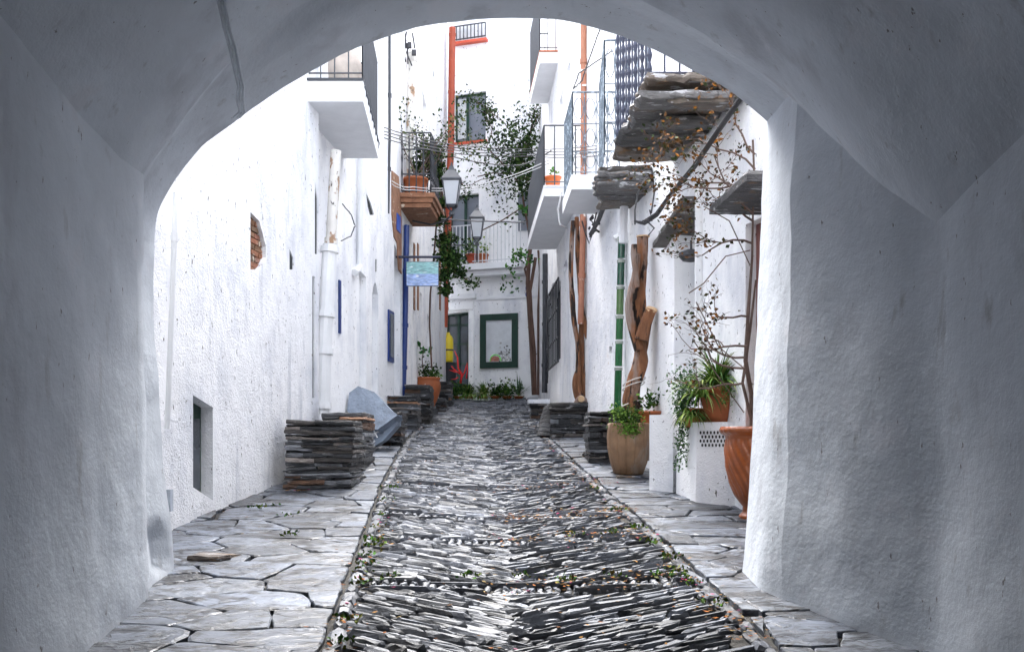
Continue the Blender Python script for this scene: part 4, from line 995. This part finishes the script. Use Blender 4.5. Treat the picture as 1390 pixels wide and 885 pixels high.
mb = MB(); rough_slab(mb, [(1.2, 10.78), (1.36, 10.76), (1.38, 10.95), (1.2, 10.95)], gz(10.8)-.005, .04, (1.2, 1, .8)); mb.build('rock', M['rust_slate'], base=(1.28, 10.85, gz(10.8)), label='flat brown stone wedged under the tan clay pot', cat='rock')
# small pot behind with leaves
c = P(884, 572, 11.2)-Vector((0, 0, .1)); pt = thing('potted_ivy', c, 'small leafy plant in a terracotta pot behind the white masonry block', 'potted plant')
mb = MB(); mb.lathe(c, pot_prof(.14, .22), 32); mb.build('pot', M['terracotta'], pt, smooth=True)
mb = MB(); clump(mb, P(884, 546, 11.2), .15, 70, .07, sq=(1.1, 1, .8)); clump(mb, P(882, 546, 11.1), .1, 30, .06); mb.build('foliage', M['leaf'], pt)
# sawn trunk
def trunk(mb, path, rad, n=28, seg=12, am=.24, ridges=5, tw=3.0, seed=0):
    path = [Vector(p) for p in path]; m = len(path); pts = []; rr = []
    for i in range(m-1):
        p0, p1, p2, p3 = path[max(i-1, 0)], path[i], path[i+1], path[min(i+2, m-1)]
        for k in range(seg):
            t = k/seg; pts.append(.5*((2*p1)+(p2-p0)*t+(2*p0-5*p1+4*p2-p3)*t*t+(3*p1-p0-3*p2+p3)*t**3)); rr.append(lerp(rad[i], rad[i+1], t))
    pts.append(path[-1]); rr.append(rad[-1]); vs = []
    for i, p in enumerate(pts):
        d = (pts[min(i+1, len(pts)-1)]-pts[max(i-1, 0)]).normalized(); u = d.cross(Vector((0, 1, .01))).normalized(); w = d.cross(u)
        for k in range(n):
            a = 2*math.pi*k/n; ca, sa = math.cos(a), math.sin(a)
            q = noise.noise(Vector((ca*1.6, sa*1.6, p.z*2.2+seed)))*am*1.6+noise.noise(Vector((ca*4, sa*4, p.z*5+seed)))*am*.8+.07*math.sin(ridges*a+tw*p.z*2)
            vs.append(p+(u*ca+w*sa)*rr[i]*(1+q))
    L_ = len(pts); mb.add(vs, [(i*n+k, i*n+(k+1) % n, (i+1)*n+(k+1) % n, (i+1)*n+k) for i in range(L_-1) for k in range(n)]+[tuple(range(n)), tuple((L_-1)*n+k for k in range(n))])
mb = MB()
main = [(877, 616), (879, 600), (868, 570), (858, 545), (862, 515), (868, 485), (870, 455), (866, 430), (868, 400), (872, 360), (873, 322)]
mr = [.04, .06, .085, .095, .08, .072, .092, .085, .066, .062, .060]
trunk(mb, [P(x, y, 11.35) for x, y in main], mr)
trunk(mb, [P(x, y, 11.25) for x, y in ((868, 475), (857, 440), (853, 418), (856, 398), (863, 370), (866, 345))], [.05, .05, .048, .045, .04, .032], 16, seed=3)
trunk(mb, [P(x, y, 11.2) for x, y in ((871, 462), (877, 440), (884, 421))], [.085, .07, .065], 18, seed=5)
trunk(mb, [P(x, y, 11.2) for x, y in ((858, 545), (866, 570), (880, 600), (882, 625))], [.05, .055, .055, .045], 16, seed=7)
trunk(mb, [P(x, y, 11.15) for x, y in ((865, 390), (861, 350), (861, 332))], [.03, .035, .035], 12, seed=9)
trunk(mb, [P(x, y, 11.28) for x, y in ((866, 520), (872, 490), (866, 462))], [.04, .07, .05], 16, seed=11)
tr = mb.build('tree_trunk', M['bark'], base=P(877, 616, 11.3), smooth=True, label='thick pruned trunk with sawn limbs rising beside the green drainpipe', cat='tree')
mb = MB(); mb.tube([P(884, 421, 11.2), P(884.6, 419, 11.19)], .068, 14); mb.build('cut_face', M['cutwood'], tr); mb = MB(); mb.tube([P(873, 322, 11.35), P(873, 320.5, 11.35)], .08, 12); mb.build('cut_face', M['cutwood'], tr)
def loop(c, r, tilt, m, label_parent, rr=.007):
    mb = MB(); mb.tube([c+Vector((r*math.cos(t), r*math.sin(t), tilt*math.cos(t+.6))) for t in [i*math.pi/8 for i in range(17)]], rr, 5, cap=False); return mb
mb = MB()
for px, py, r in ((861, 518, .13), (860, 524, .13), (858, 549, .14), (867, 558, .14), (872, 575, .12)):
    c0 = P(px, py, 11.35); mb.tube([c0+Vector((r*math.cos(t), r*math.sin(t), .05*math.cos(t+.6))) for t in [i*math.pi/8 for i in range(17)]], .007, 5, cap=False)
mb.build('rope', M['rope'], tr)
# paired vine trunks right
mb = MB()
trunk(mb, [P(x, y, 15.2) for x, y in ((789, 546), (786, 520), (784, 470), (778, 420), (775, 370), (778, 300))], [.07, .042, .036, .036, .038, .034], 16, seed=1)
trunk(mb, [P(x, y, 15.25) for x, y in ((791, 546), (791, 500), (789, 450), (788, 400), (784, 340), (783, 295))], [.06, .04, .036, .034, .036, .034], 16, seed=2)
trunk(mb, [P(x, y, 15.2) for x, y in ((788, 545), (782, 535), (781, 515), (786, 500))], [.06, .04, .035, .03], 12, seed=3)
trunk(mb, [P(x, y, 15.12) for x, y in ((796, 460), (793, 440), (788, 410))], [.01, .045, .04], 12, seed=4)
trunk(mb, [P(x, y, 15.12) for x, y in ((782, 549), (789, 543), (796, 548))], [.05, .09, .05], 12, seed=5)
t2 = mb.build('vine_trunk', M['bark'], base=P(789, 546, 15.2), smooth=True, label='pair of twisted grey-brown vine trunks rising from the slate masonry block', cat='tree')
mb = MB(); mb.tube([P(789, 541, 15.03), P(789, 541.5, 14.99)], .05, 12); mb.build('cut_face', M['cutwood'], t2)
# far right vine with leaf mass over the end house
vn = thing('climbing_vine', P(723, 535, 24), 'leafy climbing vine with bare stems at the right corner of the end house', 'climbing plant')
mb = MB()
for pts, r in (([(724, 536), (722, 480), (719, 430), (716, 385), (718, 350), (722, 320)], .06), ([(727, 536), (726, 480), (721, 430), (720, 395), (727, 350)], .045), ([(731, 536), (731, 470), (731, 420), (733, 370), (731, 340)], .03), ([(717, 385), (712, 365), (720, 352)], .03), ([(720, 330), (712, 280), (705, 240), (700, 200)], .03), ([(705, 250), (680, 220), (660, 200)], .02), ([(703, 230), (715, 190), (725, 165)], .02), ([(712, 280), (680, 300), (640, 320)], .015), ([(704, 238), (670, 235), (648, 240)], .014)):
    mb.tube([P(x+R(-.7, .7), y, 23.9) for x, y in pts], r, 6, lump=.1)
tips = []
for px, py in ((700, 200), (680, 220), (715, 190), (705, 250), (660, 200), (695, 180), (720, 175), (670, 240)):
    branch(mb, P(px, py, 23.9), Vector((R(-1, 1), R(-.6, .2), R(-.3, 1))).normalized(), .8, .012, 2, tips, .4, 3)
mb.build('trunk', M['darkbark'], vn)
mb = MB(); DG = [(.015, .036, .012), (.03, .06, .015), (.008, .022, .008), (.05, .09, .02)]
for p, dp in tips: clump(mb, p, .16, 4, .075, DG)
for px, py, r, n in ((705, 215, 26, 170), (690, 190, 24, 90), (718, 190, 18, 110), (715, 235, 18, 130), (690, 225, 30, 110), (670, 190, 22, 40), (655, 215, 20, 25), (725, 165, 12, 30), (700, 170, 14, 30), (712, 258, 14, 60), (690, 290, 20, 18), (668, 235, 18, 30), (716, 290, 10, 20), (692, 262, 14, 20)):
    clump(mb, P(px, py, 23.7), r/F*23.7, int(n*2.3), .095, DG, (1, .5, 1))
for px, py, r, n in ((712, 282, 7, 30), (700, 350, 10, 45), (708, 345, 9, 45), (693, 365, 7, 22), (685, 378, 5, 10), (680, 395, 4, 8), (700, 378, 6, 8), (703, 395, 5, 8), (690, 388, 5, 7), (720, 355, 8, 20)):
    clump(mb, P(px, py, 23.4), r/F*23.5, n, .10, [(.08, .22, .03), (.05, .15, .03), (.03, .08, .03)], (1, .5, 1))
mb.build('foliage', M['leaf'], vn)
# left: shrub in pot on brick balcony, and trailing vine
c = P(564, 262, 17.9); c.z = zb+.27; pt = thing('potted_shrub', c, 'terracotta pot with a dark bushy shrub behind the bars of the brick balcony', 'potted plant')
mb = MB(); mb.lathe(c, pot_prof(.22, .38), 32); mb.build('pot', M['terracotta'], pt, smooth=True)
mb = MB(); tips = []
for i in range(9): branch(mb, c+Vector((0, 0, .33)), Vector((R(-.3, .8), R(-.4, .6), R(.6, 1.4))).normalized(), R(.6, 1.0), .014, 2, tips, .3, 2)
mb.build('stem', M['twig'], pt)
mb = MB(); 
for p, dp in tips: clump(mb, p, .09, 3 if dp else 5, .06, DG+[(.12, .13, .04)])
for px, py, r, n in ((580, 222, 16, 150), (568, 230, 10, 80), (590, 235, 12, 120), (592, 205, 14, 60), (575, 205, 12, 60)): clump(mb, P(px, py, 18.3), r/F*18, int(n*2.6), .07, DG)
mb.build('foliage', M['leaf'], pt)
vl = thing('trailing_vine', P(600, 330, 18.5), 'dark trailing vine hanging beside the larger lantern and blue painted sign', 'climbing plant')
mb = MB()
for pts in ([(586, 500), (583, 440), (584, 400), (588, 360), (592, 310), (597, 270), (600, 220)], [(600, 260), (606, 300), (612, 340), (625, 360)], [(596, 320), (608, 345), (622, 372), (640, 385)], [(604, 300), (600, 350), (606, 395)]):
    mb.tube([P(x, y, 18.6) for x, y in pts], .018, 5)
mb.build('stem', M['darkbark'], vl)
mb = MB()
for px, py, r, n in ((608, 345, 13, 170), (603, 325, 10, 120), (612, 360, 12, 140), (604, 375, 10, 110), (622, 350, 11, 60), (625, 372, 12, 60), (600, 300, 8, 60), (600, 275, 8, 60), (604, 395, 8, 60), (636, 335, 9, 25), (638, 386, 8, 18), (648, 382, 6, 12), (594, 350, 6, 40), (597, 250, 7, 50), (599, 230, 8, 40), (618, 325, 6, 25), (610, 395, 7, 20)):
    clump(mb, P(px, py, 18.5), r/F*18.5, int(n*2.2), .075, DG+[(.06, .13, .03)], (1, .7, 1))
mb.build('foliage', M['leaf'], vl)
# pot on block left far
c = Vector((-1.72, 19.8, zz(549, 19.8))); c.z = gz(19.8)+.28
c = P(581, 545, 19.8); c = Vector((c.x, c.y, zz(549, 19.8))); pt = thing('potted_plant', c, 'round terracotta pot with mixed green plants on the left beyond the blue drainpipe', 'potted plant')
mb = MB(); mb.lathe(c, [(.12, -.1), (.15, 0), (.21, .14), (.255, .28), (.265, .38), (.25, .47), (.235, .50), (.255, .52), (.255, .555), (.22, .555), (.2, .5), (.001, .5)], 32); mb.build('pot', M['terracotta'], pt, smooth=True)
mb = MB(); clump(mb, c+Vector((-.03, 0, .68)), .19, 260, .06, DG); clump(mb, c+Vector((.14, 0, .62)), .12, 80, .07)
for px, py in ((573, 470), (578, 476), (583, 480)): clump(mb, P(px, py, 19.7), .05, 5, .16, [(.04, .15, .04)])
strap(mb, c+Vector((.12, 0, .52)), 24, .3, .02, [(.09, .17, .04)])
mb.build('foliage', M['leaf'], pt)
mb = MB(); mb.tube([c+Vector((-.08, 0, .5)), P(573, 488, 19.7), P(575, 474, 19.7)], .01, 5); mb.build('stem', M['darkbark'], pt)
mb = MB(); mb.lathe((c.x, c.y, gz(19.8)-.02), [(.2, 0), (.2, c.z-gz(19.8)-.08), (.001, c.z-gz(19.8)-.08)], 8); mb.build('stone_plinth', M['slate'], base=(c.x, c.y, gz(19.8)), label='low grey stone plinth carrying the round terracotta pot on the left', cat='stone')
# small pot on right white balcony
c = Vector((.66, 15.5, 5.68)); pt = thing('potted_plant', c, 'small orange plastic flowerpot with a seedling on the long white right balcony', 'potted plant')
mb = MB(); mb.lathe(c, pot_prof(.125, .2), 32); mb.build('pot', mat('orange_pot', (.62, .14, .03), .5), pt, smooth=True)
mb = MB(); clump(mb, c+Vector((0, 0, .27)), .06, 25, .06, [(.12, .3, .06)]); mb.build('foliage', M['leaf'], pt)
# terracotta pot with spider plant + trailing plants in planter
c = Vector((2.0, 9.25, pz)); pt = thing('spider_plant', c, 'spider plant with striped arching leaves in a terracotta pot on the lattice planter', 'potted plant')
mb = MB(); mb.lathe(c, pot_prof(.17, .34, base=.6), 32); mb.build('pot', M['terracotta'], pt, smooth=True)
SP = [(.16, .26, .04), (.08, .17, .025), (.30, .36, .12), (.04, .10, .02)]
mb = MB(); strap(mb, c+Vector((-.02, -.02, .32)), 240, .5, .02, SP, 1.0, (30, 85)); strap(mb, c+Vector((-.18, -.03, .24)), 130, .42, .018, SP, 1.2, (20, 75)); strap(mb, c+Vector((-.27, 0, .05)), 90, .26, .015, SP, 1.3, (10, 70))
mb.build('foliage', M['leaf'], pt)
c2 = Vector((1.78, 9.5, pz)); pt = thing('trailing_plant', c2, 'fine leaved green plant trailing down the side of the lattice planter', 'potted plant')
mb = MB(); TG = [(.05, .13, .05), (.08, .18, .06), (.03, .08, .04), (.12, .2, .09)]
clump(mb, P(930, 520, 9.4), .16, 300, .035, TG, (1, .8, 1)); clump(mb, P(936, 538, 9.35), .15, 300, .035, TG, (1, .8, .8)); clump(mb, P(924, 550, 9.4), .11, 200, .03, TG, (.8, .8, 1.4)); clump(mb, P(988, 530, 8.95), .12, 150, .03, [(.05, .14, .03), (.1, .2, .04)], (.6, .5, 1.2))
for k in range(7):
    x0 = R(912, 938); y1 = R(590, 640) if k else 640
    if x0 < 918: y1 = min(y1, 600)
    for t in range(26):
        u = t/25; p = P(x0+4*math.sin(u*5+k), lerp(545, y1, u), 9.42); clump(mb, p, .025, 5, .028, TG)
mb.build('foliage', M['leaf'], pt)
mb = MB(); mb.lathe((1.82, 9.45, pz-.08), pot_prof(.13, .22), 24); mb.build('pot', M['terracotta'], pt, smooth=True)
# plants at the foot of the end house
def footplant(px, py, label, kind, pot=True):
    d = 24.75; c = P(px, py, d); c.z = gz(d)+.0; pt = thing('potted_plant', c, label, 'potted plant', 'plants in a row below the display window')
    mb = MB(); mb.lathe(c, pot_prof(.13, .06), 20); mb.build('pot', M['terracotta'], pt, smooth=True)
    mb = MB()
    if kind == 'strap': strap(mb, c+Vector((0, 0, .06)), 160, .46, .034, SP, 1.0, (20, 85))
    elif kind == 'spike': strap(mb, c+Vector((0, 0, .1)), 26, .55, .035, [(.06, .12, .06), (.1, .16, .09)], .25, (35, 88))
    else: clump(mb, c+Vector((0, 0, .18)), .26, 260, .08, GREENS, (1.5, 1, .8)); strap(mb, c+Vector((0, 0, .1)), 20, .35, .03, GREENS, .6)
    mb.build('foliage', M['leaf'], pt)
footplant(656, 530, 'bushy light green spider plant under the display window', 'strap')
footplant(672, 532, 'low dark leafy plant beside the light green spider plant', 'bush')
footplant(688, 531, 'low leafy potted plant next to the spiky one', 'bush')
footplant(704, 531, 'spiky agave-like plant farthest right below the display window', 'spike')
footplant(622, 529, 'bushy bright green plant standing in front of the green door', 'bush')
footplant(636, 531, 'pale strappy plant on the doorstep of the green door', 'strap')
footplant(608, 527, 'dense green plant at the left jamb of the green door', 'bush')
# pots on the back balcony
for i, (px, lab) in enumerate(((640, 'orange pot standing left on the white railed balcony of the end house'), (655, 'brown pot standing right on the white railed balcony of the end house'))):
    c = P(px, 360, 24.9); c.z = sb.sz(660, 362)[1]; pt = thing('potted_plant', c, lab, 'potted plant'); mb = MB(); mb.lathe(c, pot_prof(.15, .26), 20); mb.build('pot', M['redpipe'] if i == 0 else M['terracotta'], pt, smooth=True)
    mb = MB(); clump(mb, c+Vector((0, 0, .45)), .2, 60, .09, [(.25, .35, .07), (.1, .2, .05)]); mb.build('foliage', M['leaf'], pt)
# yellow tank, red coral
c = P(608.5, 492, 24.95); mb = MB(); mb.lathe(c, [(.02, 0), (.12, .01), (.13, .05), (.13, .60), (.10, .68), (.05, .72), (.04, .78), (.001, .78)], 20)
tk = mb.build('gas_bottle', M['yellow'], base=c, smooth=True, label='yellow painted cylinder standing in the green doorway', cat='cylinder')
mb = MB(); mb.tube([c+Vector((0, 0, .3)), c+Vector((0, 0, .34))], .135, 20); mb.build('strap_band', M['iron'], tk)
mb = MB(); mb.lathe((c.x, c.y, gz(25)), [(.2, 0), (.2, c.z-gz(25)-.003), (.001, c.z-gz(25)-.003)], 4); mb.build('stool', M['iron'], base=(c.x, c.y, gz(25)), label='dark stand under the yellow cylinder in the doorway', cat='stand')
c = P(625, 520, 24.6); mb = MB(); tips = []
mb.tube([c, P(627, 508, 24.6), P(622, 500, 24.6), P(621, 485, 24.6), P(617, 476, 24.6)], [.03, .028, .025, .02, .01], 7)
for a, b in (((622, 505), (610, 502)), ((625, 508), (612, 497)), ((627, 512), (633, 495)), ((622, 512), (612, 515)), ((617, 503), (613, 496)), ((633, 514), (634, 492))): mb.tube([P(*a, 24.6), P((a[0]+b[0])/2+1, (a[1]+b[1])/2+1, 24.6), P(*b, 24.6)], [.022, .017, .006], 6)
mb.build('red_coral', M['coral'], base=c, smooth=True, label='branching bright red coral shaped ornament in front of the green door', cat='ornament')

# ------------------------------------------------------------------ sign & lanterns
sg = thing('hanging_sign', P(552, 350, 17.2), 'rectangular hanging sign painted pale green over blue, on a dark blue bar', 'sign')
mb = MB(); mb.tube([P(537, 349, 17.2), P(598, 349, 17.2)], .022, 8); mb.build('bracket', M['navy'], sg)
mb = MB(); q = P(552, 388, 17.2); w_ = 43/F*17.2; h_ = 32/F*17.2
mb.box(q+Vector((w_/2, 0, h_*.25)), (w_, .03, h_*.5), 0, (.28, .38, .62)); mb.box(q+Vector((w_/2, 0, h_*.75)), (w_, .03, h_*.499), 0, (.22, .42, .42)); mb.build('board', M['sign'], sg)
mb = MB()
for x in (0, w_): mb.tube([q+Vector((x, 0, 0)), q+Vector((x, 0, h_))], .012, 6)
for z in (0, h_): mb.tube([q+Vector((0, 0, z)), q+Vector((w_, 0, z))], .012, 6)
for x in (.06, w_-.06): mb.tube([q+Vector((x, 0, h_)), q+Vector((x, 0, h_+.1))], .006, 5)
mb.build('frame', M['greyiron'], sg)
def lantern(c, s, label, arm):
    t = thing('wall_lantern', c, label, 'lantern', 'street lanterns on wall brackets'); c = Vector(c)
    def ring4(r, z, rot=math.pi/4): return [c+Vector((r*math.cos(rot+k*math.pi/2), r*math.sin(rot+k*math.pi/2), z))*1 for k in range(4)]
    mb = MB(); b = ring4(.135*s, .05*s); tp = ring4(.225*s, .50*s); mb.hexa(b+tp); mb.build('glass', M['lampglass'], t)
    mb = MB()
    for a, d in zip(b, tp): mb.tube([a, d], .014*s, 5)
    for R_ in (b, tp):
        for k in range(4): mb.tube([R_[k], R_[(k+1) % 4]], .016*s, 5)
    mb.hexa(ring4(.27*s, .50*s)+ring4(.27*s, .53*s)); mb.hexa(ring4(.25*s, .532*s)+ring4(.10*s, .70*s)); mb.hexa(ring4(.09*s, .702*s)+ring4(.05*s, .78*s)); mb.tube([c+Vector((0, 0, .78*s)), c+Vector((0, 0, .86*s))], [.03*s, .01*s], 8)
    for k in range(4): mb.tube([b[k], c+Vector((0, 0, -.07*s))], .012*s, 5)
    mb.lathe(c+Vector((0, 0, -.14*s)), [(.01, 0), (.05*s, .02*s), (.05*s, .07*s), (.02*s, .09*s)], 10)
    mb.build('lamp_frame', M['greyiron'], t)
    mb = MB(); [mb.tube(a, .018, 6) for a in arm]; mb.build('bracket', M['greyiron'], t)
c = P(613, 283, 17.4); lantern(c, .97, 'larger grey lantern hung beside the brick balcony on the left', [[c+Vector((0, 0, -.12)), P(604, 300, 17.6), P(585, 305, 18.2), P(560, 300, 18.3)]])
c = P(647.5, 326, 21.5); lantern(c, .92, 'smaller grey lantern standing on a bracket in front of the end house balcony', [[c+Vector((0, 0, -.1)), P(647.5, 333, 21.5)], [P(650, 333, 21.5), P(586, 333, 21.5)], [P(647.5, 333, 21.5), P(647.5, 356, 21.5)]])

# ------------------------------------------------------------------ cables
def cab(pts, r, m, label, sag=0, n=1):
    mb = MB()
    for k in range(n):
        out = []
        for i, (a, b) in enumerate(zip(pts, pts[1:])):
            for t in range(8):
                u = t/8; p = Vector(a).lerp(Vector(b), u); p.z -= sag*4*u*(1-u); out.append(p+Vector((0, 0, k*.05))+Vector((R(-.004, .004), 0, R(-.004, .004))))
        out.append(Vector(pts[-1])+Vector((0, 0, k*.05))); mb.tube(out, r, 5)
    return mb.build('cable', M[m], base=pts[0], label=label, cat='cable')
cab([P(522, 188, 13.5), P(615, 208, 17), P(722, 212, 20), P(810, 212, 14)], .008, 'cable', 'dark cables strung across the lane from the near left balcony', .03, 4)
cab([P(612, 212, 20), P(700, 225, 20), P(748, 205, 15.3)], .012, 'cable', 'thick dark cable crossing below the thinner ones in front of the leafy vine', .05)
cab([P(532, 250, 16), P(560, 258, 17), P(650, 255, 19), P(745, 222, 15.5)], .008, 'ltcable', 'pale cable looping from the brick balcony across to the right balcony', .04, 2)
cab([P(598, 297, 18), P(690, 301, 22), P(715, 301, 19.5)], .014, 'cable', 'single straight dark cable behind the smaller lantern', .02)
mb = MB()
for k in range(5):
    o = k*.9
    mb.tube([P(x+R(-1, 1)+o, y+R(-1, 1)+o*.7, d) for x, y, d in ((1005, 130, 6.9), (975, 175, 7.6), (940, 225, 8.6), (910, 262, 9.6), (890, 290, 10.6), (872, 302, 11.2), (862, 300, 11.5))], .008, 6)
for pts in (((862, 305), (862, 285), (866, 262), (878, 240), (888, 235)), ((885, 232), (888, 262), (884, 290)), ((878, 300), (888, 310), (880, 320)), ((872, 300), (885, 300), (882, 285))): mb.tube([P(x, y, 10.9) for x, y in pts], .010, 5)
mb.build('cable', M['cable'], base=P(905, 265, 9.6), label='thick bundle of black cables sloping down under the slate balcony on the right', cat='cable')
mb = MB()
for pts in (((813, 275), (806, 305), (803, 320), (800, 331), (795, 318), (790, 300)), ((815, 280), (812, 300), (805, 318)), ((803, 300), (810, 312), (800, 322))): mb.tube([P(x, y, 14.2) for x, y in pts], .012, 5)
for _ in range(9): a = (R(798, 812), R(290, 318)); mb.tube([P(*a, 14.2), P(a[0]+R(-8, 8), a[1]+R(-6, 6), 14.15)], .018, 5)
mb.tube([P(824, 270, 13), P(812, 300, 13.6), P(802, 318, 14.2)], .035, 6)
mb.build('cable', M['cable'], base=P(805, 300, 14.2), label='tangle of black cables under the ornate railed white balcony', cat='cable')
cab([P(762, 262, 15), P(757, 285, 15), P(760, 305, 15), P(770, 310, 15.4)], .012, 'ltcable', 'pale cable loop hanging beside the long white right balcony')
cab([P(818, 30, 13), P(797, 88, 13.6), P(790, 110, 14), P(778, 122, 14.5), P(786, 100, 14), P(830, 70, 13)], .010, 'cable', 'dark crossed cables high on the right wall above the ornate railing')
cab([P(790, 95, 15), P(765, 112, 15.2), P(775, 118, 15.3), P(796, 116, 15)], .015, 'whitepipe', 'white cable curl high on the orange drainpipe')
mb = MB()
for _ in range(7): a = (R(548, 562), R(40, 60)); mb.tube([P(*a, 18), P(a[0]+R(-6, 6), a[1]+12, 18), P(a[0]+R(-3, 3)+2, a[1]+R(20, 30), 18)], .014, 5)
mb.box(P(562, 72, 18), (.08, .08, .09)); mb.box(P(556, 62, 18), (.07, .07, .1)); mb.tube([P(545+7*math.cos(t)-3, 57+6*math.sin(t), 18) for t in [i*.6 for i in range(11)]], .008, 5)
mb.build('cable', M['cable'], base=P(555, 60, 18), label='knot of dark cables and connectors at the top of the cream drainpipe', cat='cable')
cab([P(465, 277, 12.6), P(477, 292, 12.8), P(482, 307, 12.9), P(476, 321, 12.8), P(463, 327, 12.6)], .008, 'cable', 'thin dark cable curl hanging on the left wall beside the wide drainpipe')
mb = MB(); mb.tube([P(745, 150, 22), P(746, 130, 22), P(750, 125, 22)], .06, 6); mb.tube([P(744, 165, 22), P(746, 145, 22), P(743, 135, 22)], .04, 6, lump=.2); mb.build('cable', M['cable'], base=P(745, 150, 22), label='dark cable knot under the top right balcony', cat='cable')
cab([P(741, 345, 20.8), P(742, 420, 20.8), P(744, 480, 20.6), P(743, 520, 20.8)], .02, 'cable', 'wavy black cables down the wall beside the thick black drainpipe')

# ------------------------------------------------------------------ litter
mb = MB(); LC = [(.22, .07, .012), (.16, .08, .02), (.11, .04, .012), (.25, .12, .02), (.14, .10, .04), (.08, .04, .015)]*3+[(.3, .02, .1)]
def flat(mb, x, y, z, s, col):
    a = R(0, 6.28); u = Vector((math.cos(a), math.sin(a), R(-.2, .2))); w = Vector((-u.y, u.x, R(-.3, .3)))
    p = Vector((x, y, z)); mb.add([p-u*s*.5, p+w*s*.25, p+u*s*.5, p-w*s*.25], [(0, 1, 2, 3)], col)
for _ in range(1700):
    t = R(0, 1)
    if t < .45: y = random.choice([8.75, 8.75, 7.8, 6.35, 10.4])+random.gauss(0, .14); x = R(-.2, 1.15)
    elif t < .6: y = 4.5+R(0, 1)**1.6*14; x = tab(TL, y)+.08+random.gauss(0, .06)
    elif t < .85: y = 5+R(0, 1)**1.6*12; x = tab(TR, y)-.08+random.gauss(0, .08)
    else: y = R(5, 14); x = R(-1.3, 1.1)
    z = lane_z(x, y)+.042 if tab(TL, y)+.1 < x < tab(TR, y)-.1 else gz(y)+.03
    flat(mb, x, y, z, R(.02, .045), random.choice(LC))
for _ in range(60): y = R(6.8, 11); x = lerp(tab(TWL, y)+.1, tab(TL, y), R(0, 1)**2); flat(mb, x, y, gz(y)+.025, R(.02, .05), random.choice(LC))
for _ in range(60): flat(mb, R(-2.35, -2.1), R(9.75, 9.93), gz(9.8)+.03, R(.02, .05), random.choice(LC))
mb.build('fallen_leaves', M['leaf'], kind='stuff', label='small orange and brown fallen leaves scattered over the paving', cat='fallen leaves')
mb = MB(); WG = [(.05, .11, .015), (.08, .14, .02), (.03, .07, .012), (.10, .11, .02)]
spots = [(tab(TL, y)+.07, y) for y in (5.0, 5.4, 6.2, 6.5, 6.7, 7.0, 7.3, 7.5, 8.0, 8.6, 9.3, 10.1)]+[(tab(TR, y)-.1, y) for y in (5.7, 6.2, 6.35, 6.5, 6.9, 7.4, 8.0, 8.8, 10)]+[(x, 6.33+R(-.06, .06)) for x in (-.8, -.3, .1, .35, .7, 1.0)]+[(-2.28, 9.0), (-2.35, 8.9), (-2.0, 8.5), (-1.75, 7.7), (.8, 7.78), (.5, 7.7)]
for x, y in spots:
    for _ in range(random.randint(8, 30)): p = Vector((x+random.gauss(0, .05), y+random.gauss(0, .07), gz(y)+R(0, .025))); leaf(mb, p, R(.02, .045), tuple(q*R(.7, 1.3) for q in random.choice(WG)), .8)
mb.build('weeds', M['leaf'], kind='stuff', label='small green weeds growing in the joints along the kerb', cat='weeds')

# ------------------------------------------------------------------ camera, light
sc = bpy.context.scene
cam = bpy.data.cameras.new('camera'); co = bpy.data.objects.new('camera', cam); COL.objects.link(co)
cam.sensor_width = 36; cam.lens = 36*F/1390; cam.shift_y = (HY-442.5)/1390; cam.clip_end = 500; cam.clip_start = .05
co.location = (0, 0, EYE); co.rotation_euler = (math.radians(90), 0, 0); sc.camera = co
EL, AZ = 62, 12     # sun elevation; azimuth measured from +Y towards -X
w = bpy.data.worlds.new('World'); sc.world = w; w.use_nodes = True; nt = w.node_tree
sky = nt.nodes.new('ShaderNodeTexSky'); sky.sky_type = 'NISHITA'; sky.sun_disc = False; sky.sun_elevation = math.radians(EL); sky.sun_rotation = math.radians(-AZ); sky.dust_density = 3; sky.air_density = 1.0; sky.ozone_density = 1
hs = nt.nodes.new('ShaderNodeHueSaturation'); hs.inputs['Saturation'].default_value = .35; nt.links.new(sky.outputs[0], hs.inputs['Color']); nt.links.new(hs.outputs[0], nt.nodes['Background'].inputs[0]); nt.nodes['Background'].inputs[1].default_value = .15
sl = bpy.data.lights.new('sun', 'SUN'); sl.energy = 1.5; sl.angle = math.radians(40); sl.color = (1, .98, .96)
so = bpy.data.objects.new('sun', sl); COL.objects.link(so)
d = Vector((-math.sin(math.radians(AZ))*math.cos(math.radians(EL)), math.cos(math.radians(AZ))*math.cos(math.radians(EL)), math.sin(math.radians(EL))))
so.rotation_euler = d.to_track_quat('Z', 'Y').to_euler(); so.location = (0, 0, 30)
sc.view_settings.view_transform = 'Standard'; sc.view_settings.look = 'None'; sc.view_settings.gamma = 1; sc.view_settings.exposure = 3.1
sc.render.engine = 'CYCLES'; sc.cycles.max_bounces = 10; sc.cycles.diffuse_bounces = 7
